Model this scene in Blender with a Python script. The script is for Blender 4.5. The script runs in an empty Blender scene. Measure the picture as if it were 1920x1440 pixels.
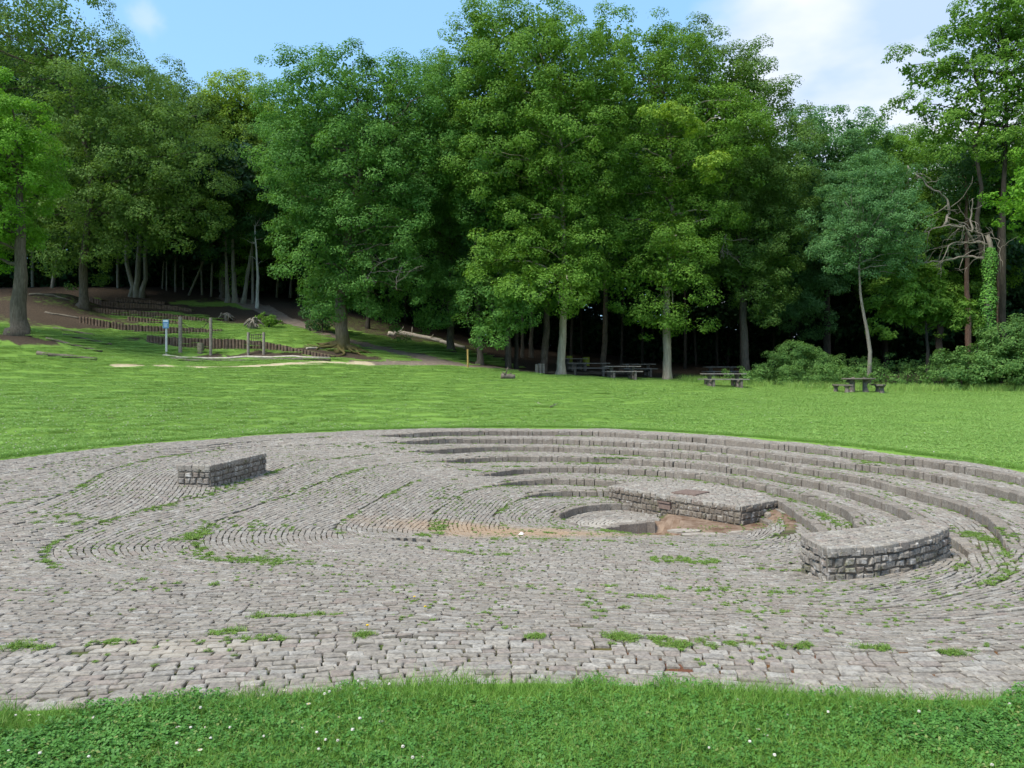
import bpy, math, random
import numpy as np
from mathutils import Vector
random.seed(7)
RNG = np.random.default_rng(7)
R = math.radians
S = bpy.context.scene
COL = S.collection

# ------------------------------------------------------------------ camera, sky, sun, exposure
H, F, HOR, CX = 1.75, 1450.0, 700.0, 960.0
cam = bpy.data.objects.new("camera", bpy.data.cameras.new("camera"))
COL.objects.link(cam)
cam.location = (0, 0, H)
cam.rotation_euler = (R(90), 0, 0)
cam.data.sensor_width = 36.0
cam.data.lens = F / 1920.0 * 36.0
cam.data.shift_y = (HOR - 720.0) / 1920.0
cam.data.clip_start = 0.1
cam.data.clip_end = 2000
S.camera = cam

SUN_DIR = Vector((-0.48, -0.40, 0.80)).normalized()      # from the ground towards the sun
sun = bpy.data.objects.new("sun", bpy.data.lights.new("sun", 'SUN'))
COL.objects.link(sun)
sun.rotation_euler = SUN_DIR.to_track_quat('Z', 'Y').to_euler()
sun.data.energy = 2.6
sun.data.angle = R(24)
sun.data.color = (1.0, 0.94, 0.82)

S.view_settings.view_transform = 'Standard'
S.view_settings.look = 'None'
S.view_settings.exposure = 1.20
S.view_settings.gamma = 1.0
S.cycles.max_bounces = 8
S.cycles.diffuse_bounces = 5
S.cycles.glossy_bounces = 2
S.cycles.transmission_bounces = 5
S.cycles.transparent_max_bounces = 4
S.cycles.caustics_reflective = False
S.cycles.caustics_refractive = False
S.cycles.use_adaptive_sampling = True
S.cycles.adaptive_threshold = 0.02

world = bpy.data.worlds.new("World")
S.world = world
world.use_nodes = True


class NT:
    """small helper to write node trees"""
    def __init__(s, tree):
        s.t = tree
        s.t.nodes.clear()

    def n(s, kind, _in=None, **kw):
        nd = s.t.nodes.new(kind)
        for k, v in kw.items():
            setattr(nd, k, v)
        for k, v in (_in or {}).items():
            s.set(nd, k, v)
        return nd

    def set(s, nd, k, v):
        sock = nd.inputs[k]
        if isinstance(v, bpy.types.NodeSocket):
            s.t.links.new(v, sock)
        elif isinstance(v, bpy.types.Node):
            s.t.links.new(v.outputs[0], sock)
        else:
            if isinstance(v, (tuple, list)) and len(v) == 3 and sock.type == 'RGBA':
                v = (*v, 1)
            sock.default_value = v

    def math(s, op, a, b=None, clamp=False):
        i = {0: a}
        if b is not None:
            i[1] = b
        return s.n('ShaderNodeMath', i, operation=op, use_clamp=clamp).outputs[0]

    def mix(s, f, a, b, mode='MIX'):
        nd = s.n('ShaderNodeMix', data_type='RGBA', blend_type=mode)
        s.set(nd, 0, f)
        s.set(nd, 6, a)
        s.set(nd, 7, b)
        return nd.outputs[2]

    def ramp(s, fac, stops, interp='LINEAR'):
        nd = s.n('ShaderNodeValToRGB', {0: fac})
        cr = nd.color_ramp
        cr.interpolation = interp
        while len(cr.elements) < len(stops):
            cr.elements.new(0.5)
        for e, (p, c) in zip(cr.elements, stops):
            e.position = p
            e.color = (*c, 1) if not isinstance(c, (int, float)) else (c, c, c, 1)
        return nd.outputs[0]

    def noise(s, vec, scale, detail=4, rough=0.55, dist=0.0):
        nd = s.n('ShaderNodeTexNoise', {'Scale': scale, 'Detail': detail, 'Roughness': rough, 'Distortion': dist})
        if vec is not None:
            s.set(nd, 'Vector', vec)
        return nd.outputs[0]


w = NT(world.node_tree)
sky = w.n('ShaderNodeTexSky', sky_type='NISHITA')
sky.sun_disc = False
sky.sun_elevation = math.asin(SUN_DIR.z)
sky.sun_rotation = math.atan2(SUN_DIR.x, SUN_DIR.y)
sky.altitude = 50
sky.air_density = 1.0
sky.dust_density = 0.6
sky.ozone_density = 2.0
tc = w.n('ShaderNodeTexCoord').outputs['Generated']
sep = w.n('ShaderNodeSeparateXYZ', {0: tc})
zz = w.math('ADD', w.math('MAXIMUM', sep.outputs[2], 0.0), 0.25)
uu = w.math('DIVIDE', sep.outputs[0], zz)
vv = w.math('DIVIDE', sep.outputs[1], zz)
cvec = w.n('ShaderNodeCombineXYZ', {0: uu, 1: vv, 2: 3.7}).outputs[0]
cn = w.noise(cvec, 1.1, 6, 0.56, 0.3)
bias = w.n('ShaderNodeMapRange', {0: sep.outputs[0], 1: 0.05, 2: 0.33, 3: -0.30, 4: 0.13}, interpolation_type='SMOOTHSTEP').outputs[0]
cover = w.n('ShaderNodeMapRange', {0: w.math('ADD', cn, bias), 1: 0.47, 2: 0.64, 3: 0.0, 4: 1.0}, interpolation_type='SMOOTHSTEP').outputs[0]
# a small wisp on the left
wisp = w.n('ShaderNodeVectorMath', {0: tc, 1: (-0.394, 0.836, 0.383)}, operation='DISTANCE').outputs['Value']
wn = w.noise(tc, 14.0, 4, 0.6)
wm = w.math('SUBTRACT', w.math('MULTIPLY', wn, 1.5), w.math('MULTIPLY', wisp, 24.0))
wm = w.n('ShaderNodeMapRange', {0: wm, 1: 0.25, 2: 0.9, 3: 0.0, 4: 0.35}, interpolation_type='SMOOTHSTEP').outputs[0]
cover = w.math('MAXIMUM', cover, wm)
shade = w.noise(cvec, 2.3, 5, 0.5)
ccol = w.ramp(shade, [(0.38, (3.3, 4.3, 6.0)), (0.56, (5.4, 5.7, 6.2))])
skyc = w.mix(0.35, sky.outputs[0], (5.2, 7.6, 9.8))
skyc = w.n('ShaderNodeVectorMath', {0: skyc, 1: (0.76, 0.95, 1.09)}, operation='MULTIPLY').outputs[0]
bgc = w.mix(cover, skyc, ccol)
bg = w.n('ShaderNodeBackground', {'Color': bgc, 'Strength': 0.080})
w.n('ShaderNodeOutputWorld', {0: bg})

# ------------------------------------------------------------------ helpers


def tag(o, label=None, cat=None, group=None, kind=None):
    if label: o['label'] = label
    if cat: o['category'] = cat
    if group: o['group'] = group
    if kind: o['kind'] = kind
    return o


def empty(name, loc, label, cat, group=None):
    o = bpy.data.objects.new(name, None)
    COL.objects.link(o)
    o.location = loc
    o.empty_display_size = 0.3
    return tag(o, label, cat, group)


class Geo:
    """collects vertices and faces (quads / tris) and links them as one mesh object"""
    def __init__(s):
        s.v, s.q, s.t, s.m, s.n = [], [], [], [], 0
        s.mq, s.mt = [], []

    def add(s, v, quads=None, tris=None, mat=0):
        v = np.asarray(v, float).reshape(-1, 3)
        if quads is not None and len(quads):
            q = np.asarray(quads, int).reshape(-1, 4) + s.n
            s.q.append(q); s.mq.append(np.full(len(q), mat))
        if tris is not None and len(tris):
            t = np.asarray(tris, int).reshape(-1, 3) + s.n
            s.t.append(t); s.mt.append(np.full(len(t), mat))
        s.v.append(v)
        s.n += len(v)
        return s

    def mesh(s, name, mats, smooth=False):
        v = np.concatenate(s.v) if s.v else np.zeros((0, 3))
        q = np.concatenate(s.q) if s.q else np.zeros((0, 4), int)
        t = np.concatenate(s.t) if s.t else np.zeros((0, 3), int)
        me = bpy.data.meshes.new(name)
        me.vertices.add(len(v))
        me.vertices.foreach_set('co', v.astype(np.float32).ravel())
        nl = q.size + t.size
        me.loops.add(nl)
        me.loops.foreach_set('vertex_index', np.concatenate([q.ravel(), t.ravel()]).astype(np.int32))
        me.polygons.add(len(q) + len(t))
        st = np.concatenate([np.arange(len(q)) * 4, q.size + np.arange(len(t)) * 3]).astype(np.int32)
        me.polygons.foreach_set('loop_start', st)
        mi = np.concatenate([np.concatenate(s.mq) if s.mq else [], np.concatenate(s.mt) if s.mt else []]).astype(np.int32)
        me.polygons.foreach_set('material_index', mi)
        me.polygons.foreach_set('use_smooth', np.full(len(mi), smooth))
        for m in (mats if isinstance(mats, (list, tuple)) else [mats]):
            me.materials.append(m)
        me.update(calc_edges=True)
        return me

    def build(s, name, mats, parent=None, smooth=False, loc=(0, 0, 0)):
        o = bpy.data.objects.new(name, s.mesh(name, mats, smooth))
        COL.objects.link(o)
        o.location = loc
        if parent is not None:
            o.parent = parent
        return o

    def tube(s, pts, rad, n=8, cap=True, mat=0, wob=0.0, flare=None):
        pts = np.asarray(pts, float)
        rad = np.broadcast_to(np.asarray(rad, float), (len(pts),))
        T = np.gradient(pts, axis=0)
        T /= np.linalg.norm(T, axis=1, keepdims=True) + 1e-9
        ref = np.array([0.0, 0, 1]) if abs(T[0, 2]) < 0.9 else np.array([1.0, 0, 0])
        a = np.cross(T, ref); a /= np.linalg.norm(a, axis=1, keepdims=True) + 1e-9
        b = np.cross(T, a)
        th = np.linspace(0, 2 * np.pi, n, endpoint=False)
        rr = rad[:, None] * (1 + (RNG.normal(0, wob, (len(pts), n)) if wob else 0))
        if flare is not None:
            rr = rr * flare(th, len(pts))
        ring = pts[:, None, :] + rr[..., None] * (np.cos(th)[None, :, None] * a[:, None, :] + np.sin(th)[None, :, None] * b[:, None, :])
        v = ring.reshape(-1, 3)
        i = np.arange(len(pts) - 1)[:, None] * n
        j = np.arange(n)[None, :]
        k = (j + 1) % n
        q = np.stack([i + j, i + k, i + n + k, i + n + j], -1).reshape(-1, 4)
        tr = []
        if cap:
            v = np.concatenate([v, pts[:1], pts[-1:]])
            c0, c1, L = len(v) - 2, len(v) - 1, (len(pts) - 1) * n
            for x in range(n):
                y = (x + 1) % n
                tr.append((c0, y, x)); tr.append((c1, L + x, L + y))
        return s.add(v, q, tr, mat)

    def box(s, c, size, rz=0.0, mat=0, rx=0.0):
        x, y, z = np.array(size) / 2
        v = np.array([[-x, -y, -z], [x, -y, -z], [x, y, -z], [-x, y, -z], [-x, -y, z], [x, -y, z], [x, y, z], [-x, y, z]])
        if rx:
            cc, ss = math.cos(rx), math.sin(rx)
            v = v @ np.array([[1, 0, 0], [0, cc, ss], [0, -ss, cc]])
        cc, ss = math.cos(rz), math.sin(rz)
        v = v @ np.array([[cc, ss, 0], [-ss, cc, 0], [0, 0, 1]])
        return s.add(v + np.array(c), [(0, 3, 2, 1), (4, 5, 6, 7), (0, 1, 5, 4), (1, 2, 6, 5), (2, 3, 7, 6), (3, 0, 4, 7)], mat=mat)

    def prism(s, poly, z0, z1, mat=0, inset=0.0):
        p = np.asarray(poly, float)
        n = len(p)
        v = np.concatenate([np.c_[p, np.full(n, z0)], np.c_[p, np.full(n, z1)], [[*p.mean(0), z1]], [[*p.mean(0), z0]]])
        q = [(i, (i + 1) % n, n + (i + 1) % n, n + i) for i in range(n)]
        t = [(n + i, n + (i + 1) % n, 2 * n) for i in range(n)] + [((i + 1) % n, i, 2 * n + 1) for i in range(n)]
        return s.add(v, q, t, mat)


def stones(g, c, tdir, L, W, ztop, depth, jit=0.006, slope=None, bevel=0.012, mat=0, zdir=None):
    """many cut stones at once: centres c (N,2), along-row direction tdir (N,2), lengths, widths, top heights (N,) or (N,4), depths"""
    N = len(c)
    if not N:
        return
    L = np.broadcast_to(L, (N,)); W = np.broadcast_to(W, (N,)); depth = np.broadcast_to(depth, (N,))
    nd = np.stack([-tdir[:, 1], tdir[:, 0]], 1)
    sg = np.array([[-1, -1], [1, -1], [1, 1], [-1, 1]])
    cor = c[:, None, :] + sg[None, :, 0:1] * (L / 2)[:, None, None] * tdir[:, None, :] + sg[None, :, 1:2] * (W / 2)[:, None, None] * nd[:, None, :]
    cor = cor + RNG.normal(0, jit, cor.shape)
    ztop = np.asarray(ztop, float)
    if ztop.ndim == 1:
        ztop = np.repeat(ztop[:, None], 4, 1)
    ztop = ztop + RNG.normal(0, jit * 0.35, (N, 4))
    mid = c[:, None, :]
    be = np.minimum(bevel, np.minimum(L, W) * 0.22)[:, None, None]
    ins = cor - (cor - mid) / (np.linalg.norm(cor - mid, axis=2, keepdims=True) + 1e-9) * be * 1.5
    top = np.concatenate([ins, ztop[..., None]], 2)
    md = np.concatenate([cor, (ztop - be[:, :, 0] * 0.9)[..., None]], 2)
    bot = np.concatenate([cor, (ztop - depth[:, None])[..., None]], 2)
    v = np.concatenate([top, md, bot], 1)          # N,12,3
    f = [(0, 1, 2, 3)] + [(4 + i, 4 + (i + 1) % 4, (i + 1) % 4, i) for i in range(4)] + [(8 + i, 8 + (i + 1) % 4, 4 + (i + 1) % 4, 4 + i) for i in range(4)]
    q = np.array(f)[None] + (np.arange(N) * 12)[:, None, None]
    g.add(v.reshape(-1, 3), q.reshape(-1, 4), mat=mat)


def pix(px, py, z):
    """where the ray of a photo point meets the height z"""
    d = (H - z) * F / (py - HOR)
    return ((px - CX) / F * d, d)


def P(px, py, d):
    return np.array([(px - CX) / F * d, d, H + (HOR - py) / F * d])


def smooth(a, b, x):
    t = np.clip((x - a) / (b - a), 0, 1)
    return t * t * (3 - 2 * t)


# cheap value noise for geometry
_NG = RNG.random((64, 64))


def vnoise(x, y, sc=1.0):
    x = np.asarray(x, float) * sc + 100.3; y = np.asarray(y, float) * sc + 57.7
    xi = np.floor(x).astype(int); yi = np.floor(y).astype(int)
    fx = x - xi; fy = y - yi
    fx = fx * fx * (3 - 2 * fx); fy = fy * fy * (3 - 2 * fy)
    g = lambda i, j: _NG[i % 64, j % 64]
    return (g(xi, yi) * (1 - fx) * (1 - fy) + g(xi + 1, yi) * fx * (1 - fy) + g(xi, yi + 1) * (1 - fx) * fy + g(xi + 1, yi + 1) * fx * fy)


# ------------------------------------------------------------------ materials


def mat(name):
    m = bpy.data.materials.new(name)
    m.use_nodes = True
    return m, NT(m.node_tree)


def finish(t, bsdf, bump=None, strength=0.4, dist=0.01):
    if bump is not None:
        b = t.n('ShaderNodeBump', {'Height': bump, 'Strength': strength, 'Distance': dist})
        t.set(bsdf, 'Normal', b.outputs[0])
    t.n('ShaderNodeOutputMaterial', {0: bsdf})


def leaf_mat(name, dark, mid, light, trans=0.42, nscale=0.35):
    m, t = mat(name)
    geo = t.n('ShaderNodeNewGeometry')
    ob = t.n('ShaderNodeTexCoord').outputs['Object']
    n1 = t.noise(ob, nscale, 3, 0.6)
    f = t.math('ADD', t.math('MULTIPLY', geo.outputs['Random Per Island'], 0.55), t.math('MULTIPLY', n1, 0.75))
    c = t.ramp(f, [(0.25, dark), (0.62, mid), (1.0, light)])
    d = t.n('ShaderNodeBsdfPrincipled', {'Base Color': c, 'Roughness': 0.6, 'Specular IOR Level': 0.18})
    tc_ = t.mix(0.5, c, (mid[0] * 1.6, mid[1] * 1.5, mid[2] * 0.5))
    tr = t.n('ShaderNodeBsdfTranslucent', {'Color': tc_})
    mx = t.n('ShaderNodeMixShader', {0: trans, 1: d.outputs[0], 2: tr.outputs[0]})
    t.n('ShaderNodeOutputMaterial', {0: mx.outputs[0]})
    return m


LEAF = {
    'oak': leaf_mat('oak_leaves', (0.062, 0.140, 0.020), (0.115, 0.235, 0.032), (0.190, 0.340, 0.050)),
    'oak_b': leaf_mat('cool_oak_leaves', (0.050, 0.130, 0.028), (0.092, 0.215, 0.044), (0.155, 0.315, 0.066)),
    'dull': leaf_mat('dull_oak_leaves', (0.062, 0.122, 0.028), (0.108, 0.200, 0.042), (0.178, 0.295, 0.062)),
    'bright': leaf_mat('bright_oak_leaves', (0.065, 0.165, 0.016), (0.130, 0.300, 0.028), (0.210, 0.410, 0.045)),
    'yellow': leaf_mat('yellow_green_leaves', (0.110, 0.200, 0.026), (0.190, 0.310, 0.040), (0.300, 0.430, 0.060)),
    'dark': leaf_mat('dark_beech_leaves', (0.024, 0.070, 0.024), (0.045, 0.118, 0.036), (0.080, 0.175, 0.050), 0.25),
    'blue': leaf_mat('bluish_leaves', (0.050, 0.125, 0.044), (0.095, 0.215, 0.074), (0.165, 0.320, 0.115)),
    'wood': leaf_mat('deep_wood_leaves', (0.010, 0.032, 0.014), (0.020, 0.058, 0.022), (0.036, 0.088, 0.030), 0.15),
    'bush': leaf_mat('bush_leaves', (0.060, 0.140, 0.040), (0.115, 0.230, 0.060), (0.190, 0.330, 0.090)),
    'ivy': leaf_mat('ivy_leaves', (0.040, 0.120, 0.025), (0.085, 0.220, 0.035), (0.150, 0.320, 0.050), 0.2),
}


def bark_mat(name, c0, c1, scale=3.0, moss=None):
    m, t = mat(name)
    ob = t.n('ShaderNodeTexCoord').outputs['Object']
    mp = t.n('ShaderNodeMapping', {'Vector': ob, 'Scale': (scale * 3, scale * 3, scale * 0.5)}).outputs[0]
    n = t.noise(mp, 2.0, 6, 0.65, 0.4)
    c = t.ramp(n, [(0.32, c0), (0.66, c1)])
    n2 = t.noise(ob, 1.3, 3)
    c = t.mix(t.math('MULTIPLY', n2, 0.5), c, tuple(x * 0.5 for x in c0))
    if moss:
        z = t.n('ShaderNodeSeparateXYZ', {0: ob}).outputs[2]
        h = t.n('ShaderNodeMapRange', {0: t.math('ADD', z, t.math('MULTIPLY', t.noise(ob, 2.5), 1.4)), 1: 0.9, 2: 1.9, 3: 0.85, 4: 0.0}).outputs[0]
        c = t.mix(h, c, moss)
    b = t.n('ShaderNodeBsdfPrincipled', {'Base Color': c, 'Roughness': 0.95, 'Specular IOR Level': 0.1})
    finish(t, b, n, 0.8, 0.03)
    return m


BARK = {
    'oak': bark_mat('oak_bark', (0.060, 0.050, 0.040), (0.170, 0.145, 0.115)),
    'pale': bark_mat('pale_bark', (0.26, 0.215, 0.16), (0.50, 0.43, 0.33), 2.0),
    'mossy': bark_mat('mossy_bark', (0.09, 0.075, 0.055), (0.22, 0.185, 0.14), 2.5, (0.10, 0.085, 0.025)),
    'dark': bark_mat('dark_bark', (0.030, 0.026, 0.022), (0.085, 0.075, 0.062)),
    'grey': bark_mat('grey_bark', (0.13, 0.12, 0.10), (0.30, 0.28, 0.24)),
    'birch': bark_mat('birch_bark', (0.22, 0.20, 0.18), (0.80, 0.76, 0.70), 1.2),
    'pine': bark_mat('pine_bark', (0.09, 0.058, 0.044), (0.20, 0.13, 0.10)),
    'dead': bark_mat('dead_wood', (0.13, 0.115, 0.095), (0.28, 0.25, 0.21)),
}


def stone_mat(name, cols, lichen=0.25, bump=0.5, wear=(0.280, 0.250, 0.212), moss=0.0):
    m, t = mat(name)
    geo = t.n('ShaderNodeNewGeometry')
    pos = geo.outputs['Position']
    rp = geo.outputs['Random Per Island']
    c = t.ramp(rp, [(i / (len(cols) - 1), cc) for i, cc in enumerate(cols)])
    n1 = t.noise(pos, 1.1, 4, 0.6)
    n2 = t.noise(pos, 38.0, 5, 0.65)
    n3 = t.noise(pos, 9.0, 4, 0.7)
    c = t.mix(t.ramp(n1, [(0.35, 0.0), (0.7, 0.55)]), c, wear)
    n5 = t.noise(pos, 17.0, 5, 0.7)
    c = t.mix(t.ramp(n5, [(0.34, 0.55), (0.58, 0.0)]), c, (0.13, 0.115, 0.105))
    c = t.mix(t.ramp(n2, [(0.30, 0.75), (0.55, 0.0)]), c, (0.09, 0.08, 0.072))
    c = t.mix(t.ramp(n3, [(0.55, 0.0), (0.72, lichen)]), c, (0.52, 0.50, 0.47))
    if moss:
        n4 = t.noise(pos, 3.2, 5, 0.7)
        c = t.mix(t.ramp(n4, [(0.56, 0.0), (0.68, moss)]), c, (0.075, 0.085, 0.018))
    b = t.n('ShaderNodeBsdfPrincipled', {'Base Color': c, 'Roughness': 0.9, 'Specular IOR Level': 0.2})
    hh = t.math('ADD', n2, t.math('MULTIPLY', n3, 0.8))
    finish(t, b, hh, bump, 0.012)
    return m, t, c, b


M = {}
M['sett'], t_, c_, b_ = stone_mat('granite_setts', [(0.195, 0.167, 0.136), (0.305, 0.268, 0.224), (0.24, 0.212, 0.176), (0.355, 0.318, 0.266), (0.26, 0.205, 0.172), (0.28, 0.26, 0.23), (0.42, 0.385, 0.335)], bump=0.35)
# sandy silt washed over the setts beside the pit, brown mud towards the near edge
geo_ = t_.n('ShaderNodeNewGeometry').outputs['Position']


def blob(t, pos, cx, cy, rx, ry, e0=0.55, e1=1.15, nz=0.5, ns=2.2):
    v = t.n('ShaderNodeVectorMath', {0: pos, 1: (cx, cy, 0)}, operation='SUBTRACT').outputs[0]
    v = t.n('ShaderNodeVectorMath', {0: v, 1: (1 / rx, 1 / ry, 0)}, operation='MULTIPLY').outputs[0]
    d = t.n('ShaderNodeVectorMath', {0: v}, operation='LENGTH').outputs['Value']
    d = t.math('ADD', d, t.math('MULTIPLY', t.math('SUBTRACT', t.noise(pos, ns, 5, 0.65), 0.5), nz * 2))
    return t.n('ShaderNodeMapRange', {0: d, 1: e0, 2: e1, 3: 1.0, 4: 0.0}, interpolation_type='SMOOTHSTEP').outputs[0]


silt = blob(t_, geo_, -0.1, 12.45, 2.5, 0.85, 0.15, 1.2, 0.5)
c2 = t_.mix(t_.math('MULTIPLY', silt, 0.78), c_, (0.33, 0.222, 0.135))
c2 = t_.mix(t_.math('MULTIPLY', blob(t_, geo_, 1.9, 14.75, 1.0, 0.6, 0.4, 1.2), 0.7), c2, (0.38, 0.34, 0.29))
silt3 = blob(t_, geo_, -2.2, 4.95, 0.7, 0.25)
c2 = t_.mix(t_.math('MULTIPLY', silt3, 0.3), c2, (0.42, 0.36, 0.28))
t_.set(b_, 'Base Color', c2)
M['kerb'], *_ = stone_mat('kerb_stones', [(0.17, 0.14, 0.112), (0.25, 0.21, 0.17), (0.20, 0.17, 0.14), (0.30, 0.26, 0.215)], 0.3, 0.8, (0.24, 0.205, 0.17))
M['bench'], *_ = stone_mat('bench_stones', [(0.15, 0.13, 0.105), (0.29, 0.26, 0.22), (0.20, 0.175, 0.15), (0.38, 0.345, 0.295), (0.20, 0.15, 0.12)], 0.8, 0.9, (0.20, 0.19, 0.18), 0.75)
M['rubble'], *_ = stone_mat('rubble_stones', [(0.11, 0.085, 0.062), (0.21, 0.17, 0.13), (0.15, 0.12, 0.095), (0.29, 0.25, 0.20)], 0.7, 1.0, (0.13, 0.10, 0.075), 0.3)


def simple_mat(name, c0, c1, scale, rough=0.9, bump=0.4, dist=0.02, detail=5, coord='Object', spec=0.15):
    m, t = mat(name)
    if coord == 'Object':
        v = t.n('ShaderNodeTexCoord').outputs['Object']
    else:
        v = t.n('ShaderNodeNewGeometry').outputs['Position']
    n = t.noise(v, scale, detail, 0.65)
    c = t.ramp(n, [(0.3, c0), (0.7, c1)])
    b = t.n('ShaderNodeBsdfPrincipled', {'Base Color': c, 'Roughness': rough, 'Specular IOR Level': spec})
    finish(t, b, n, bump, dist)
    return m


M['mortar'] = simple_mat('old_mortar', (0.085, 0.072, 0.058), (0.21, 0.18, 0.148), 14)
M['mud'] = simple_mat('dried_mud', (0.10, 0.06, 0.038), (0.24, 0.155, 0.10), 3.0, 0.6)
M['slab'] = simple_mat('pale_slab', (0.20, 0.165, 0.135), (0.40, 0.355, 0.30), 7.0)
M['plate'] = simple_mat('rusty_plate', (0.13, 0.09, 0.075), (0.20, 0.145, 0.12), 20.0, 0.75)
M['concrete'] = simple_mat('weathered_concrete', (0.075, 0.065, 0.055), (0.20, 0.175, 0.15), 9.0)
M['tabletop'] = simple_mat('weathered_table_boards', (0.13, 0.115, 0.10), (0.27, 0.245, 0.215), 12.0)
M['palisade'] = simple_mat('palisade_wood', (0.075, 0.050, 0.036), (0.19, 0.135, 0.10), 6.0)
M['palisade_cut'] = simple_mat('palisade_tops', (0.13, 0.115, 0.08), (0.27, 0.23, 0.16), 8.0)
M['post'] = simple_mat('weathered_post', (0.14, 0.12, 0.10), (0.29, 0.255, 0.21), 9.0)
M['yellow_post'] = simple_mat('yellowed_post', (0.22, 0.15, 0.05), (0.40, 0.29, 0.10), 9.0)
M['log'] = simple_mat('old_log', (0.06, 0.05, 0.04), (0.17, 0.145, 0.115), 5.0)
M['pale_log'] = simple_mat('bleached_log', (0.27, 0.23, 0.19), (0.50, 0.45, 0.38), 5.0)
M['white_post'] = simple_mat('white_painted_post', (0.42, 0.42, 0.42), (0.62, 0.62, 0.60), 9.0)
M['sign_blue'] = simple_mat('blue_sign_face', (0.10, 0.22, 0.38), (0.13, 0.27, 0.45), 4.0, 0.4, 0.0)
M['sign_white'] = simple_mat('white_sign_print', (0.55, 0.62, 0.68), (0.62, 0.70, 0.76), 4.0, 0.4, 0.0)
M['rope'] = simple_mat('dark_rope', (0.05, 0.042, 0.035), (0.10, 0.085, 0.07), 20.0)
M['bin'] = simple_mat('yellow_green_bin', (0.18, 0.22, 0.025), (0.30, 0.34, 0.05), 6.0, 0.6, 0.1)
M['petal'] = simple_mat('white_petals', (0.38, 0.33, 0.27), (0.66, 0.64, 0.58), 90.0, 0.7, 0.0)
M['dandelion'] = simple_mat('dandelion_yellow', (0.65, 0.42, 0.02), (0.80, 0.58, 0.03), 60.0, 0.7, 0.0)
M['litter'] = simple_mat('pale_litter', (0.55, 0.48, 0.46), (0.72, 0.68, 0.66), 20.0)


def grass_mat(name, dark, mid, light, dry=(0.30, 0.27, 0.10), trans=0.3, dryamt=0.05):
    m, t = mat(name)
    geo = t.n('ShaderNodeNewGeometry')
    rp = geo.outputs['Random Per Island']
    n1 = t.noise(geo.outputs['Position'], 0.35, 4, 0.6)
    n2 = t.noise(geo.outputs['Position'], 2.3, 3, 0.6)
    f = t.math('ADD', t.math('MULTIPLY', rp, 0.4), t.math('ADD', t.math('MULTIPLY', n1, 0.5), t.math('MULTIPLY', n2, 0.35)))
    c = t.ramp(f, [(0.3, dark), (0.62, mid), (0.95, light)])
    c = t.mix(t.ramp(rp, [(0.93 - dryamt, 0.0), (1.0, 0.7)]), c, dry)
    b = t.n('ShaderNodeBsdfPrincipled', {'Base Color': c, 'Roughness': 0.55, 'Specular IOR Level': 0.3})
    tr = t.n('ShaderNodeBsdfTranslucent', {'Color': c})
    mx = t.n('ShaderNodeMixShader', {0: trans, 1: b.outputs[0], 2: tr.outputs[0]})
    t.n('ShaderNodeOutputMaterial', {0: mx.outputs[0]})
    return m


M['grass'] = grass_mat('grass_blades', (0.080, 0.180, 0.022), (0.140, 0.285, 0.038), (0.235, 0.400, 0.070))
M['meadow'] = grass_mat('meadow_blades', (0.175, 0.310, 0.060), (0.240, 0.400, 0.086), (0.330, 0.485, 0.130))
M['clover'] = grass_mat('clover_leaves', (0.045, 0.140, 0.022), (0.080, 0.215, 0.034), (0.135, 0.300, 0.060), dryamt=0.0)
M['weed'] = grass_mat('joint_weeds', (0.095, 0.180, 0.030), (0.160, 0.275, 0.045), (0.250, 0.360, 0.075), dryamt=0.2)

# ------------------------------------------------------------------ the sunken paved bowl: nested curves C0..C9
HS = 0.14
T = [0.0] + [-(k - 1) * HS for k in range(1, 10)]      # height of each contour


def curve(k, spec):
    z = T[k]
    pts = []
    for s_ in spec:
        if s_[0] == 'w':
            pts.append(s_[1:3])
        else:
            pts.append(pix(s_[0], s_[1], z))
    pts = np.array(pts, float)
    n = len(pts)
    out = []
    for i in range(n):                       # closed Catmull-Rom (centripetal-ish through chord)
        p0, p1, p2, p3 = pts[i - 1], pts[i], pts[(i + 1) % n], pts[(i + 2) % n]
        for u in np.linspace(0, 1, 24, endpoint=False):
            a = 0.5 * ((2 * p1) + (-p0 + p2) * u + (2 * p0 - 5 * p1 + 4 * p2 - p3) * u * u + (-p0 + 3 * p1 - 3 * p2 + p3) * u ** 3)
            out.append(a)
    out = np.array(out)
    for _ in range(6):
        out = resample(out, 0.06, True)
        for _i in range(4):
            out = 0.5 * out + 0.25 * (np.roll(out, 1, 0) + np.roll(out, -1, 0))
    if np.sum(out[:, 0] * np.roll(out[:, 1], -1) - out[:, 1] * np.roll(out[:, 0], -1)) < 0:
        out = out[::-1].copy()
    return out                                # counter-clockwise


def resample(p, step, closed):
    q = np.concatenate([p, p[:1]]) if closed else p
    L = np.concatenate([[0], np.cumsum(np.linalg.norm(np.diff(q, axis=0), axis=1))])
    n = max(4, int(L[-1] / step))
    s_ = np.linspace(0, L[-1], n, endpoint=not closed)
    return np.stack([np.interp(s_, L, q[:, i]) for i in range(q.shape[1])], 1)


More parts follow.
